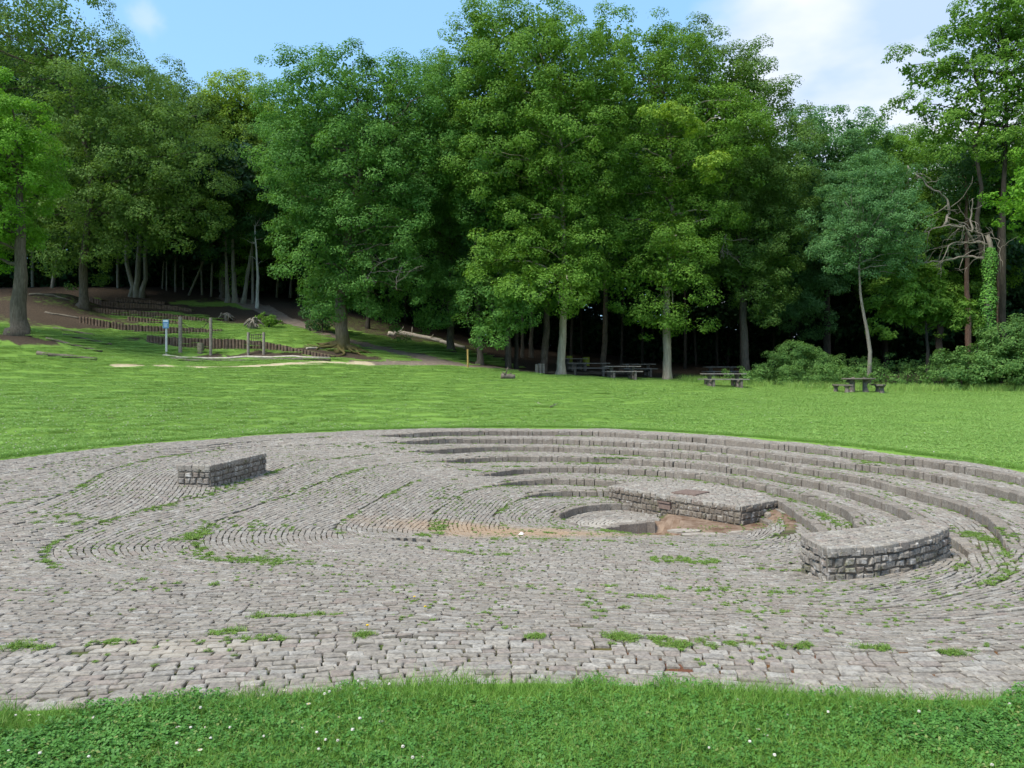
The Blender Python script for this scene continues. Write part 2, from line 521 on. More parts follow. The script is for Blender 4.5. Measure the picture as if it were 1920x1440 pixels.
W_ = 'w'
SPEC = {
    0: [(W_, 0, 4.34), (W_, 2.8, 4.12), (W_, 5.5, 4.9), (W_, 8.0, 7.0), (W_, 9.1, 10.0), (1920, 885), (1700, 852), (1500, 829), (1280, 812), (1100, 804), (900, 803), (700, 807), (550, 813), (400, 822), (200, 838), (0, 862), (W_, -11.2, 13), (W_, -11, 9.5), (W_, -9, 6.2), (W_, -6, 4.4), (W_, -2.8, 3.97)],
    1: [(200, 1207), (680, 1195), (1300, 1196), (1800, 1218), (W_, 5.0, 5.5), (W_, 7.3, 7.3), (W_, 8.45, 10), (1920, 895), (1700, 860), (1500, 836), (1280, 819), (1100, 809), (900, 808), (740, 814), (600, 820), (450, 828), (300, 840), (150, 858), (30, 882), (W_, -9.9, 11.5), (W_, -9.8, 8.5), (W_, -8, 6.3), (W_, -5, 5.15)],
    2: [(130, 1150), (500, 1135), (960, 1132), (1700, 1155), (W_, 5.3, 6.8), (W_, 6.9, 8.4), (W_, 7.8, 10.2), (1920, 930), (1847, 910), (1697, 882), (1513, 858), (1333, 838), (1133, 827), (1000, 822), (850, 823), (740, 829), (600, 834), (450, 840), (320, 853), (200, 884), (117, 928), (0, 962), (W_, -8.3, 9), (W_, -7.9, 7.3), (W_, -5.6, 6.1)],
    3: [(113, 1064), (250, 1092), (500, 1100), (960, 1097), (1500, 1140), (1760, 1122), (1905, 1078), (1893, 1035), (1867, 983), (1827, 957), (1763, 933), (1647, 903), (1513, 878), (1333, 854), (1067, 839), (933, 837), (833, 842), (733, 849), (640, 857), (562, 869), (470, 899), (394, 926), (303, 948), (220, 970), (150, 992), (91, 1019), (82, 1040)],
    4: [(386, 1040), (430, 1055), (510, 1061), (620, 1062), (W_, -0.2, 8.2), (W_, 1.5, 7.8), (W_, 3.1, 7.65), (W_, 4.5, 8.2), (W_, 5.4, 9.1), (W_, 5.85, 10.3), (1719, 977), (1697, 957), (1647, 937), (1567, 913), (1440, 888), (1280, 867), (1067, 857), (917, 857), (833, 863), (700, 875), (620, 899), (547, 928), (437, 962), (385, 986), (366, 1015)],
    5: [(640, 1004), (720, 1018), (860, 1036), (W_, 1.3, 9.5), (W_, 3.2, 9.1), (W_, 4.6, 9.8), (W_, 5.25, 10.9), (1603, 982), (1597, 963), (1573, 948), (1513, 930), (1413, 907), (1280, 886), (1100, 876), (983, 877), (900, 888), (800, 896), (720, 930), (660, 962), (628, 985)],
    6: [(803, 987), (840, 1008), (W_, 0.6, 11.3), (W_, 2.4, 11.0), (W_, 4.0, 11.2), (W_, 4.75, 12.0), (1525, 982), (1493, 960), (1460, 939), (W_, 4.7, 16.4), (W_, 3.9, 17.2), (1197, 903), (1100, 899), (1000, 898), (913, 910), (867, 923), (817, 960)],
    7: [(925, 965), (965, 995), (W_, 1.5, 12.3), (W_, 3.2, 12.15), (W_, 4.3, 12.5), (W_, 4.75, 13.4), (W_, 4.9, 14.4), (W_, 4.5, 15.6), (W_, 3.5, 16.7), (1140, 920), (1033, 922), (980, 932)],
    8: [(1047, 967), (1083, 950), (1153, 943), (W_, 3, 16.0), (W_, 4.2, 15.3), (W_, 4.65, 14.5), (1443, 985), (W_, 3.7, 13.25), (W_, 2.3, 13.1), (1110, 990)],
    9: [(1128, 992), (1167, 982), (1230, 977), (W_, 2.85, 15.1), (W_, 3.05, 14.6), (W_, 2.8, 13.75), (W_, 2.25, 13.45), (W_, 1.75, 13.75)],
}
C = [curve(k, SPEC[k]) for k in range(10)]


def inside(poly, p):
    x, y = p[:, 0], p[:, 1]
    res = np.zeros(len(p), bool)
    a = poly[::3]
    b = np.roll(a, -1, 0)
    for (x0, y0), (x1, y1) in zip(a, b):
        if y0 == y1:
            continue
        c = ((y0 > y) != (y1 > y))
        if c.any():
            res[c] ^= x[c] < (x1 - x0) * (y[c] - y0) / (y1 - y0) + x0
    return res


def dist(poly, p):
    out = np.empty(len(p))
    a = poly[::2]
    for i in range(0, len(p), 4000):
        q = p[i:i + 4000]
        out[i:i + 4000] = np.sqrt(((q[:, None, :] - a[None]) ** 2).sum(2).min(1))
    return out


def wmask(p):
    """1 where the levels are real steps (back and right), 0 where they melt into a slope (left and near side)"""
    G = np.array([2.7, 13.6])
    def side(a, b):                             # signed distance to the ray from G, positive on the step side
        d = (b - a) / np.linalg.norm(b - a)
        return d
    d1 = np.array([-5.6, 7.6]); d1 = d1 / np.linalg.norm(d1)
    d2 = np.array([3.6, -5.0]); d2 = d2 / np.linalg.norm(d2)
    q = p - G
    s1 = q[:, 0] * d1[1] - q[:, 1] * d1[0]      # right of the left ray
    s2 = d2[0] * q[:, 1] - d2[1] * q[:, 0]      # left of the right ray
    s_ = np.minimum(s1, s2)
    return smooth(-0.9, 0.9, s_)


def field(p):
    """height of the paving at p (N,2) and band index"""
    p = np.asarray(p, float)
    band = np.full(len(p), -1)
    for k in range(10):
        band[inside(C[k], p)] = k
    z = np.zeros(len(p))
    wv = wmask(p)
    for k in range(1, 9):
        m = band == k
        if not m.any():
            continue
        d1 = dist(C[k], p[m]); d2 = dist(C[k + 1], p[m])
        a = d1 / (d1 + d2 + 1e-6)
        ww = wv[m] if k < 8 else np.ones(m.sum())
        if k == 7: ww = ww * (1 - smooth(3.9, 4.3, p[m][:, 0]))
        z[m] = T[k] - HS * (ww + (1 - ww) * a)
    z[(band == 8) & (p[:, 0] > 2.9)] = -1.03
    z[band == 9] = T[9] - 0.20
    und = (vnoise(p[:, 0], p[:, 1], 0.55) - 0.5) * 0.05 + (vnoise(p[:, 0], p[:, 1], 1.7) - 0.5) * 0.018
    z += und * np.where(band < 0, 0, 1)
    return z, band, wv


PLAT = np.array([(2.1, 16.75), (3.24, 15.3), (4.2, 14.2), (5.1, 14.9), (5.1, 16.1), (4.2, 17.15), (2.86, 17.5)])
ZPLAT = T[6] + 0.0
SETT = 0.076
sg = Geo()
steps = []
ONKERB = []


def band_stones(k):
    out = C[k]
    inn = C[k + 1] if k < 9 else None
    Cc, Tt, Ll, Wd = [], [], [], []
    j = 0
    start = 0.02 if k else 0.0
    while True:
        o = start + (j + 0.5) * SETT
        j += 1
        tang = np.roll(out, -1, 0) - np.roll(out, 1, 0)
        tang /= np.linalg.norm(tang, axis=1, keepdims=True)
        nrm = np.stack([-tang[:, 1], tang[:, 0]], 1)      # inward for ccw
        q = out + nrm * o
        L = np.concatenate([[0], np.cumsum(np.linalg.norm(np.diff(np.concatenate([q, q[:1]]), axis=0), axis=1))])
        tot = L[-1]
        n = int(tot / 0.12)
        if n < 6:
            break
        lens = RNG.uniform(0.085, 0.175, n + 90)
        cs = np.cumsum(lens)
        lens = lens[:(cs < tot).sum()]
        lens = lens * tot / lens.sum()
        cs = np.cumsum(lens)
        mid = cs - lens / 2
        qx = np.interp(mid, L, np.append(q[:, 0], q[0, 0])); qy = np.interp(mid, L, np.append(q[:, 1], q[0, 1]))
        tx = np.interp(mid, L, np.append(tang[:, 0], tang[0, 0])); ty = np.interp(mid, L, np.append(tang[:, 1], tang[0, 1]))
        p = np.stack([qx, qy], 1)
        t = np.stack([tx, ty], 1); t /= np.linalg.norm(t, axis=1, keepdims=True) + 1e-9
        ok = inside(out, p)
        ok &= dist(out, p) > o * 0.93 - 0.035
        if inn is not None and ok.any():
            idx = np.where(ok)[0]
            pi = p[idx]
            ins = inside(inn, pi)
            dd = dist(inn, pi)
            ww = wmask(pi) if k + 1 < 8 else np.ones(len(pi))
            need = np.where(ww > 0.3, 0.17, 0.0) + SETT * 0.12
            ok[idx[ins | (dd < need)]] = False
        # visible from around the camera only
        ok &= (np.abs(p[:, 0]) < 0.80 * p[:, 1] + 1.2)
        if j > 120 or (not ok.any() and j > 6):
            break
        Cc.append(p[ok]); Tt.append(t[ok]); Ll.append(lens[ok]); Wd.append(np.full(ok.sum(), SETT))
    if not Cc:
        return
    c = np.concatenate(Cc); t = np.concatenate(Tt); L = np.concatenate(Ll); W = np.concatenate(Wd)
    # leave out what stands under the platform
    m = ~(inside(np.repeat(PLAT * 1.0, 3, 0), c))
    c, t, L, W = c[m], t[m], L[m], W[m]
    # a few stones are missing, and the hole by the silt
    if k == 8:
        keep0 = c[:, 0] < 2.9
        c, t, L, W = c[keep0], t[keep0], L[keep0], W[keep0]
    keep = (RNG.random(len(c)) > 0.004) & (np.hypot((c[:, 0] + 1.45) / 0.34, (c[:, 1] - 11.05) / 0.16) > 1)
    c, t, L, W = c[keep], t[keep], L[keep], W[keep]
    nd = np.stack([-t[:, 1], t[:, 0]], 1)
    sgn = np.array([[-1, -1], [1, -1], [1, 1], [-1, 1]])
    z, b, _ = field(c)
    # slope of the surface under each stone
    e = 0.05
    zx = (field(c + t * e)[0] - field(c - t * e)[0]) / (2 * e)
    zy = (field(c + nd * e)[0] - field(c - nd * e)[0]) / (2 * e)
    zx = np.clip(zx, -0.4, 0.4); zy = np.clip(zy, -0.4, 0.4)
    z4 = z[:, None] + sgn[None, :, 0] * (L / 2)[:, None] * zx[:, None] + sgn[None, :, 1] * (W / 2)[:, None] * zy[:, None]
    z4 += RNG.normal(0, 0.0022, (len(c), 1))
    stones(sg, c, t, L - 0.008, W - 0.0115, z4, 0.07, jit=0.006, bevel=0.006)


for k in range(9):
    band_stones(k)
paving = sg.build('paving', M['sett'])
tag(paving, 'grey granite setts laid in curved rows down into the sunken bowl', kind='structure')

# kerb stones that form the curved steps
STEP_LABEL = {
    1: 'outermost curved stone step along the lawn edge', 2: 'second curved stone step down from the lawn edge',
    3: 'third curved stone step down, curling round behind the big bench', 4: 'fourth curved stone step down from the lawn',
    5: 'fifth curved stone step, just behind the platform', 6: 'sixth curved stone step down',
    7: 'short curved stone step left of the platform, seventh down', 8: 'low curved stone step round the pit',
    9: 'lowest stone step, edging the muddy pit under the platform'}
for k in range(1, 10):
    out = C[k]
    kd = 0.165
    tang = np.roll(out, -1, 0) - np.roll(out, 1, 0)
    tang /= np.linalg.norm(tang, axis=1, keepdims=True)
    nrm = np.stack([-tang[:, 1], tang[:, 0]], 1)
    q = out - nrm * kd / 2
    L = np.concatenate([[0], np.cumsum(np.linalg.norm(np.diff(np.concatenate([q, q[:1]]), axis=0), axis=1))])
    lens = RNG.uniform(0.12, 0.27, 900)
    cs = np.cumsum(lens); cs = cs[cs < L[-1]]; lens = lens[:len(cs)]
    mid = cs - lens / 2
    f = lambda a: np.interp(mid, L, np.append(a, a[0]))
    p = np.stack([f(q[:, 0]), f(q[:, 1])], 1)
    t = np.stack([f(tang[:, 0]), f(tang[:, 1])], 1); t /= np.linalg.norm(t, axis=1, keepdims=True) + 1e-9
    ww = wmask(p) if k < 8 else np.ones(len(p))
    if k == 7: ww = ww * (p[:, 0] < 4.0)
    if k == 9: ww = ww * (p[:, 0] < 2.75) * (p[:, 1] > 14.0)
    m = (ww > 0.3) & ~inside(np.repeat(PLAT, 3, 0), p) & (np.abs(p[:, 0]) < 0.8 * p[:, 1] + 1.2)
    p, t, ww, lens = p[m], t[m], ww[m], lens[m]
    z = T[k] + field(p)[0] * 0 + (vnoise(p[:, 0], p[:, 1], 0.55) - 0.5) * 0.05 + RNG.normal(0, 0.006, len(p))
    idm = np.where(m)[0]
    if len(idm) == 0:
        continue
    runs = np.split(np.arange(len(idm)), np.where(np.diff(idm) > 3)[0] + 1)
    if len(runs) > 1 and idm[0] < 3 and idm[-1] > len(m) - 4:
        runs[0] = np.concatenate([runs.pop(), runs[0]])
    runs = [r_ for r_ in runs if len(r_) > 3]
    for r_ in runs:
        kg = Geo()
        stones(kg, p[r_], t[r_], lens[r_] - 0.014, kd - 0.006, z[r_], (HS + 0.10) if k < 9 else 0.42, jit=0.008, bevel=0.018)
        o = kg.build('stone_step', M['kerb'])
        lb = STEP_LABEL[k]
        if len(runs) > 1:
            lb += ', left end beside the platform' if p[r_][:, 0].mean() < 3.5 else ', right end beside the platform'
        tag(o, lb, 'step', 'curved stone steps of the bowl')
    0 and print('step', k, [len(r_) for r_ in runs])

# soil under and between the setts: one sheet following the bowl
m_soil, t = mat('joint_soil')
pos = t.n('ShaderNodeNewGeometry').outputs['Position']
nn = t.noise(pos, 2.0, 5, 0.7)
nf = t.noise(pos, 40.0, 4, 0.7)
c = t.ramp(nf, [(0.3, (0.045, 0.036, 0.026)), (0.7, (0.115, 0.092, 0.066))])
c = t.mix(t.ramp(nn, [(0.42, 0.0), (0.58, 0.85)]), c, (0.070, 0.110, 0.022))
nr = blob(t, pos, 2.6, 4.7, 2.6, 0.75)
c = t.mix(t.math('MULTIPLY', nr, 0.7), c, (0.16, 0.055, 0.03))
c = t.mix(t.math('MULTIPLY', blob(t, pos, -0.1, 12.45, 2.5, 0.85, 0.15, 1.2, 0.5), 0.8), c, (0.32, 0.215, 0.13))
c = t.mix(blob(t, pos, 3.5, 14.1, 2.1, 1.35, 0.9, 1.1, 0.03), c, t.ramp(t.noise(pos, 3.5, 5, 0.7), [(0.35, (0.11, 0.065, 0.042)), (0.65, (0.26, 0.19, 0.14))]))
b = t.n('ShaderNodeBsdfPrincipled', {'Base Color': c, 'Roughness': 1.0, 'Specular IOR Level': 0.05})
finish(t, b, nf, 0.6, 0.01)
gx = np.arange(-12.6, 10.8, 0.1); gy = np.arange(3.6, 25.2, 0.1)
X, Y = np.meshgrid(gx, gy)
pp = np.stack([X.ravel(), Y.ravel()], 1)
zf, bf, _ = field(pp)
Z = zf.reshape(X.shape)
er = Z.copy()
for dx in (-1, 0, 1):
    for dy in (-1, 0, 1):
        er = np.minimum(er, np.roll(np.roll(Z, dx, 1), dy, 0))
low = (np.abs(er - Z) > 0.05)
Zs = np.where(low, er, Z) - 0.022
hole = np.hypot((X + 1.45) / 0.42, (Y - 11.05) / 0.2)
Zs -= 0.35 * (1 - smooth(0.5, 1.0, hole))
ok = inside(C[0], pp).reshape(X.shape) | (dist(C[0], pp).reshape(X.shape) < 0.25)
idx = np.arange(X.size).reshape(X.shape)
cell = ok[:-1, :-1] & ok[1:, :-1] & ok[:-1, 1:] & ok[1:, 1:]
q = np.stack([idx[:-1, :-1], idx[:-1, 1:], idx[1:, 1:], idx[1:, :-1]], -1)[cell]
Zs = np.where(bf.reshape(X.shape) < 0, -0.04, Zs)
g = Geo(); g.add(np.stack([X, Y, Zs], -1).reshape(-1, 3), q)
tag(g.build('soil_bed', m_soil, smooth=True), 'dark soil and moss in the joints between the setts', kind='structure')


def SURF(x, y):
    return float(field(np.array([[x, y]]))[0][0])


# mud and slabs in the pit
g = Geo()
pit = C[9][::8]
g.prism(pit, T[9] - 0.5, T[9] - 0.215)
tag(g.build('mud', M['mud']), 'brown dried mud on the floor of the pit', kind='structure')
for (x, y, sx, sy, rz, lb) in [(3.05, 13.75, 0.62, 0.3, 0.12, 'pale flat slab lying in the pit mud in front of the platform wall'), (3.35, 13.45, 0.7, 0.24, 0.1, 'pale slab lying along the near rim of the muddy floor'), (4.05, 13.6, 0.55, 0.26, 0.25, 'pale flat slab at the right end of the pit mud')]:
    g = Geo()
    a = np.linspace(0, 2 * np.pi, 9, endpoint=False)
    rr = 1 + RNG.normal(0, 0.12, 9)
    poly = np.stack([np.cos(a) * sx / 2 * rr, np.sin(a) * sy / 2 * rr], 1)
    cc, ss = math.cos(rz), math.sin(rz)
    poly = poly @ np.array([[cc, ss], [-ss, cc]])
    g.prism(poly, 0, 0.028)
    tag(g.build('stone_slab', M['slab'], loc=(x, y, -1.066)), lb, 'slab', 'loose slabs in the pit')

# ------------------------------------------------------------------ masonry: platform and the two benches


def wall_face(g, a, b, z0, z1, rows, wmin=0.075, wmax=0.165, proud=0.022, jit=0.018):
    """one vertical stone-faced side from a to b (outside is to the right of a->b)"""
    a = np.array(a, float); b = np.array(b, float)
    L = np.linalg.norm(b - a)
    d = (b - a) / L
    n = np.array([d[1], -d[0]])
    hs = RNG.uniform(0.8, 1.2, rows); hs = hs / hs.sum() * (z1 - z0)
    z = z0
    for h in hs:
        x = 0.0
        while x < L - 0.02:
            wd = min(RNG.uniform(wmin, wmax), L - x)
            if L - x - wd < wmin * 0.5:
                wd = L - x
            m_ = 0.010
            pr = proud + RNG.uniform(-0.012, 0.020)
            cs = []
            for (u, v) in ((x + m_, z + m_), (x + wd - m_, z + m_), (x + wd - m_, z + h - m_), (x + m_, z + h - m_)):
                cs.append((u + RNG.normal(0, jit * 0.5), v + RNG.normal(0, jit * 0.4)))
            cs = np.array(cs); ce = cs.mean(0)
            inn_ = ce + (cs - ce) * 0.68
            def to3(uv, off):
                return np.array([[*(a + d * u + n * off), vv_] for u, vv_ in uv])
            v3 = np.concatenate([to3(cs, -0.03), to3(cs, pr * 0.45), to3(inn_, pr)])
            qs = [(8, 9, 10, 11)] + [(4 + i, 4 + (i + 1) % 4, 8 + (i + 1) % 4, 8 + i) for i in range(4)] + [(i, (i + 1) % 4, 4 + (i + 1) % 4, 4 + i) for i in range(4)]
            g.add(v3, qs)
            x += wd
        z += h


def top_stones(g, poly, z, d, s=0.095, over=0.012, slope=0.0):
    """rows of setts over a polygon, rows along direction d"""
    poly = np.asarray(poly, float)
    d = np.array(d, float); d /= np.linalg.norm(d)
    n = np.array([-d[1], d[0]])
    u = poly @ d; v = poly @ n
    dense = np.concatenate([np.linspace(poly[i], poly[(i + 1) % len(poly)], 60, endpoint=False) for i in range(len(poly))])
    cc, ll = [], []
    nr = max(1, round((v.max() - v.min()) / s))
    s2 = (v.max() - v.min()) / nr
    for r in range(nr):
        vv_ = v.min() + (r + 0.5) * s2
        x = u.min() + RNG.uniform(-0.05, 0)
        while x < u.max():
            wd = RNG.uniform(0.085, 0.15)
            p = d * (x + wd / 2) + n * vv_
            cc.append(p); ll.append(wd)
            x += wd
    cc = np.array(cc); ll = np.array(ll)
    m = inside(np.repeat(dense, 3, 0), cc)
    cc, ll = cc[m], ll[m]
    dd = dist(np.repeat(dense, 2, 0), cc)
    m = dd > 0.03
    cc, ll = cc[m], ll[m]
    t = np.repeat(d[None], len(cc), 0)
    stones(g, cc, t, ll - 0.010, s2 - 0.010, np.full(len(cc), z) + RNG.normal(0, 0.003, len(cc)), 0.05, jit=0.005, bevel=0.013)


def masonry(name, poly, z0, z1, rows, topdir, label, cat, group=None, faces=None, mat_='bench', corner=0.0):
    poly = np.asarray(poly, float)
    if np.sum(poly[:, 0] * np.roll(poly[:, 1], -1) - poly[:, 1] * np.roll(poly[:, 0], -1)) < 0:
        poly = poly[::-1]
    cen = poly.mean(0)
    loc = np.array([cen[0], cen[1], z0])
    root = empty(name, loc, label, cat, group)
    g = Geo()
    g.prism(poly - cen, -0.15, z1 - z0 - 0.03)
    g.build('mortar_core', M['mortar'], root)
    g = Geo()
    n = len(poly)
    for i in range(n):
        if faces is not None and i not in faces:
            continue
        wall_face(g, poly[i] - cen, poly[(i + 1) % n] - cen, -0.03, z1 - z0 - 0.035, rows)
    g.build('side_stones', M[mat_], root)
    g = Geo()
    top_stones(g, cen * 0 + (poly - cen), z1 - z0, topdir)
    # edging stones all round the top
    for i in range(n):
        a = poly[i] - cen; b = poly[(i + 1) % n] - cen
        L = np.linalg.norm(b - a); d = (b - a) / L; nn_ = np.array([d[1], -d[0]])
        k = max(1, round(L / 0.125))
        ws = RNG.uniform(0.8, 1.2, k); ws = ws / ws.sum() * L
        mid = np.cumsum(ws) - ws / 2
        cc = a + d * mid[:, None] - nn_ * 0.022
        stones(g, cc, np.repeat(d[None], k, 0), ws - 0.008, 0.085, np.full(k, z1 - z0 + 0.002), 0.085, jit=0.006, bevel=0.014)
    g.build('top_stones', M['sett'], root)
    return root


benchR = [(3.40, 8.36), (3.95, 8.46), (4.45, 8.70), (4.95, 9.08), (5.37, 9.52), (5.18, 9.98), (4.65, 9.66), (4.1, 9.36), (3.40, 9.06)]
zR = min(SURF(3.5, 8.4), SURF(5.3, 9.5), SURF(3.4, 9.0))
masonry('stone_bench', benchR, zR, -0.135, 5, (0.86, 0.5), 'larger lichen-spotted stone bench with a curved front, on the right of the bowl', 'bench', 'stone benches')
zL = SURF(-5.0, 13.6)
benchL = [(-5.92, 13.7), (-5.31, 13.62), (-5.02, 15.75), (-5.6, 15.85)]
masonry('stone_bench', benchL, zL, zL + 0.40, 4, (0.14, 1.0), 'smaller straight stone bench standing alone on the upper left paving', 'bench', 'stone benches')
plat = masonry('stone_platform', PLAT, T[9] - 0.22, ZPLAT + 0.012, 6, (0.8, -0.6), 'low stone stage with rough rubble front wall above the muddy pit', 'platform', faces=(0, 1, 2, 3), mat_='rubble')
# plate let into the stage, plaque on its wall
g = Geo()
g.prism(np.array([(-0.38, -0.02), (0.02, -0.36), (0.42, 0.06), (0.02, 0.40)]), 0, 0.025)
pc = PLAT.mean(0)
pl = g.build('access_cover', M['plate'], plat)
pl.location = (3.62 - pc[0], 15.75 - pc[1], ZPLAT + 0.012 - (T[9] - 0.22) - 0.004)
g = Geo()
d_ = (PLAT[2] - PLAT[1]) / np.linalg.norm(PLAT[2] - PLAT[1])
d0 = (PLAT[1] - PLAT[0]) / np.linalg.norm(PLAT[1] - PLAT[0])
ang = math.atan2(d0[1], d0[0])
g.box((0, 0, 0), (0.30, 0.05, 0.15), ang)
g.box((math.sin(ang) * 0.02, -math.cos(ang) * 0.02, 0.06), (0.32, 0.06, 0.03), ang)
pq = PLAT[0] + (PLAT[1] - PLAT[0]) * 0.86 + np.array([d0[1], -d0[0]]) * 0.02 - pc
o = g.build('plaque', M['plate'], plat)
o.location = (pq[0], pq[1], ZPLAT - 0.19 - (T[9] - 0.22))

# ------------------------------------------------------------------ terrain (one sheet, with the bowl cut out of it)
WALLS = [
    ([(500, 641, 658), (560, 654, 664), (622, 667, 670)], 42.6, 42.0, 'lowest log wall, right part tapering into the ground beside the mossy oak'),
    ([(278, 629, 642), (330, 633, 652), (400, 635, 656), (464, 637, 657), (500, 641, 658)], 43.2, 42.6, 'lowest and longest upright log wall behind the rope frame'),
    ([(151, 593, 606), (195, 601, 615), (237, 608, 622), (300, 612, 628), (360, 615, 628), (418, 618, 624)], 46.0, 46.0, 'second log wall up, sloping down from the upper left behind the sign'),
    ([(242, 594, 603), (290, 598, 607), (337, 603, 610)], 48.2, 48.2, 'short low log wall just above the sign'),
    ([(176, 577, 583), (230, 581, 594), (300, 586, 600), (394, 599, 606)], 50.4, 49.8, 'third log wall up, long and gently sloping right'),
    ([(191, 565, 575), (260, 569, 580), (330, 574, 585), (360, 580, 586)], 53.2, 52.8, 'fourth log wall up, near the top of the bank'),
    ([(122, 555, 569), (160, 556, 571), (191, 561, 573)], 55.4, 55.2, 'topmost log wall, at the left under the tall oak'),
    ([(220, 559, 566), (265, 562, 569), (309, 566, 571)], 56.2, 56.0, 'faint topmost log wall below the three-stemmed oak')]
ctrl = []
for pxs_, da_, db_, _l in WALLS:
    for i_, (a_, b_, c_) in enumerate(pxs_):
        dd_ = da_ + (db_ - da_) * i_ / (len(pxs_) - 1)
        ctrl.append(P(a_, c_, dd_) + np.array([0, -0.15, 0])); ctrl.append(P(a_, b_, dd_) + np.array([0, 0.9, -0.03]))
for (px, py, d) in [(0, 690, 33), (300, 686, 36), (620, 680, 40), (900, 692, 43), (1050, 703, 45), (1250, 712, 47), (1357, 725, 43), (1610, 735, 42), (1920, 737, 42),
                    (35, 625, 38), (-300, 640, 38), (255, 556, 58), (155, 552, 52), (-200, 560, 52), (450, 566, 58), (640, 655, 45), (600, 602, 54), (560, 570, 60), (845, 658, 50), (740, 624, 56), (870, 645, 57),
                    (960, 688, 50), (1130, 690, 56), (1300, 692, 60), (1500, 697, 60), (1800, 700, 60), (2200, 705, 60),
                    (350, 548, 64), (-100, 540, 70), (200, 542, 76), (500, 545, 76), (900, 630, 80), (1200, 672, 80), (1600, 690, 80), (2100, 700, 80)]:
    ctrl.append(P(px, py, d))
for i in range(0, len(C[0]), len(C[0]) // 16):
    ctrl.append(np.array([*C[0][i], 0.0]))
for (x, y, z) in [(0, -3, 0.0), (0, 3, 0), (0, -25, 0), (-25, -10, 0.2), (25, -10, 0), (40, 15, 0.1), (-40, 15, 1.0), (60, 50, 1.5), (-60, 45, 5), (0, 160, 8), (160, 160, 4), (-160, 160, 10), (-160, 0, 2), (160, 0, 0), (0, -160, 0), (16, 24, 0.15), (-20, 22, 0.9)]:
    ctrl.append(np.array([x, y, z], float))
ctrl = np.array(ctrl)


def tps(r2):
    return 0.5 * r2 * np.log(r2 + 1e-9)


_K = tps(((ctrl[:, None, :2] - ctrl[None, :, :2]) ** 2).sum(2)) + np.eye(len(ctrl)) * 0.03
_Pm = np.c_[np.ones(len(ctrl)), ctrl[:, :2]]
_A = np.block([[_K, _Pm], [_Pm.T, np.zeros((3, 3))]])
_co = np.linalg.solve(_A, np.r_[ctrl[:, 2], np.zeros(3)])


def ground(x, y):
    x = np.atleast_1d(np.asarray(x, float)); y = np.atleast_1d(np.asarray(y, float))
    xx = np.clip(x, -150, 150); yy = np.clip(y, -150, 150)
    out = np.zeros(len(x))
    for i in range(0, len(x), 20000):
        s_ = slice(i, i + 20000)
        r2 = (xx[s_, None] - ctrl[None, :, 0]) ** 2 + (yy[s_, None] - ctrl[None, :, 1]) ** 2
        out[s_] = tps(r2) @ _co[:-3] + _co[-3] + _co[-2] * xx[s_] + _co[-1] * yy[s_]
    out = np.clip(out, -1.5, 12)
    p = np.stack([x, y], 1)
    near = (np.abs(x) < 25) & (y > -5) & (y < 40)
    k = np.zeros(len(x))
    if near.any():
        dd = dist(C[0], p[near])
        dd = np.where(inside(C[0], p[near]), 0, dd)
        f = 1 - smooth(0.2, 4.0, dd)
        k[near] = f
    out = out * (1 - k) + 0.012 * k
    return out


def gz(x, y):
    return float(ground(x, y)[0])


def band_y(x, y):
    return y


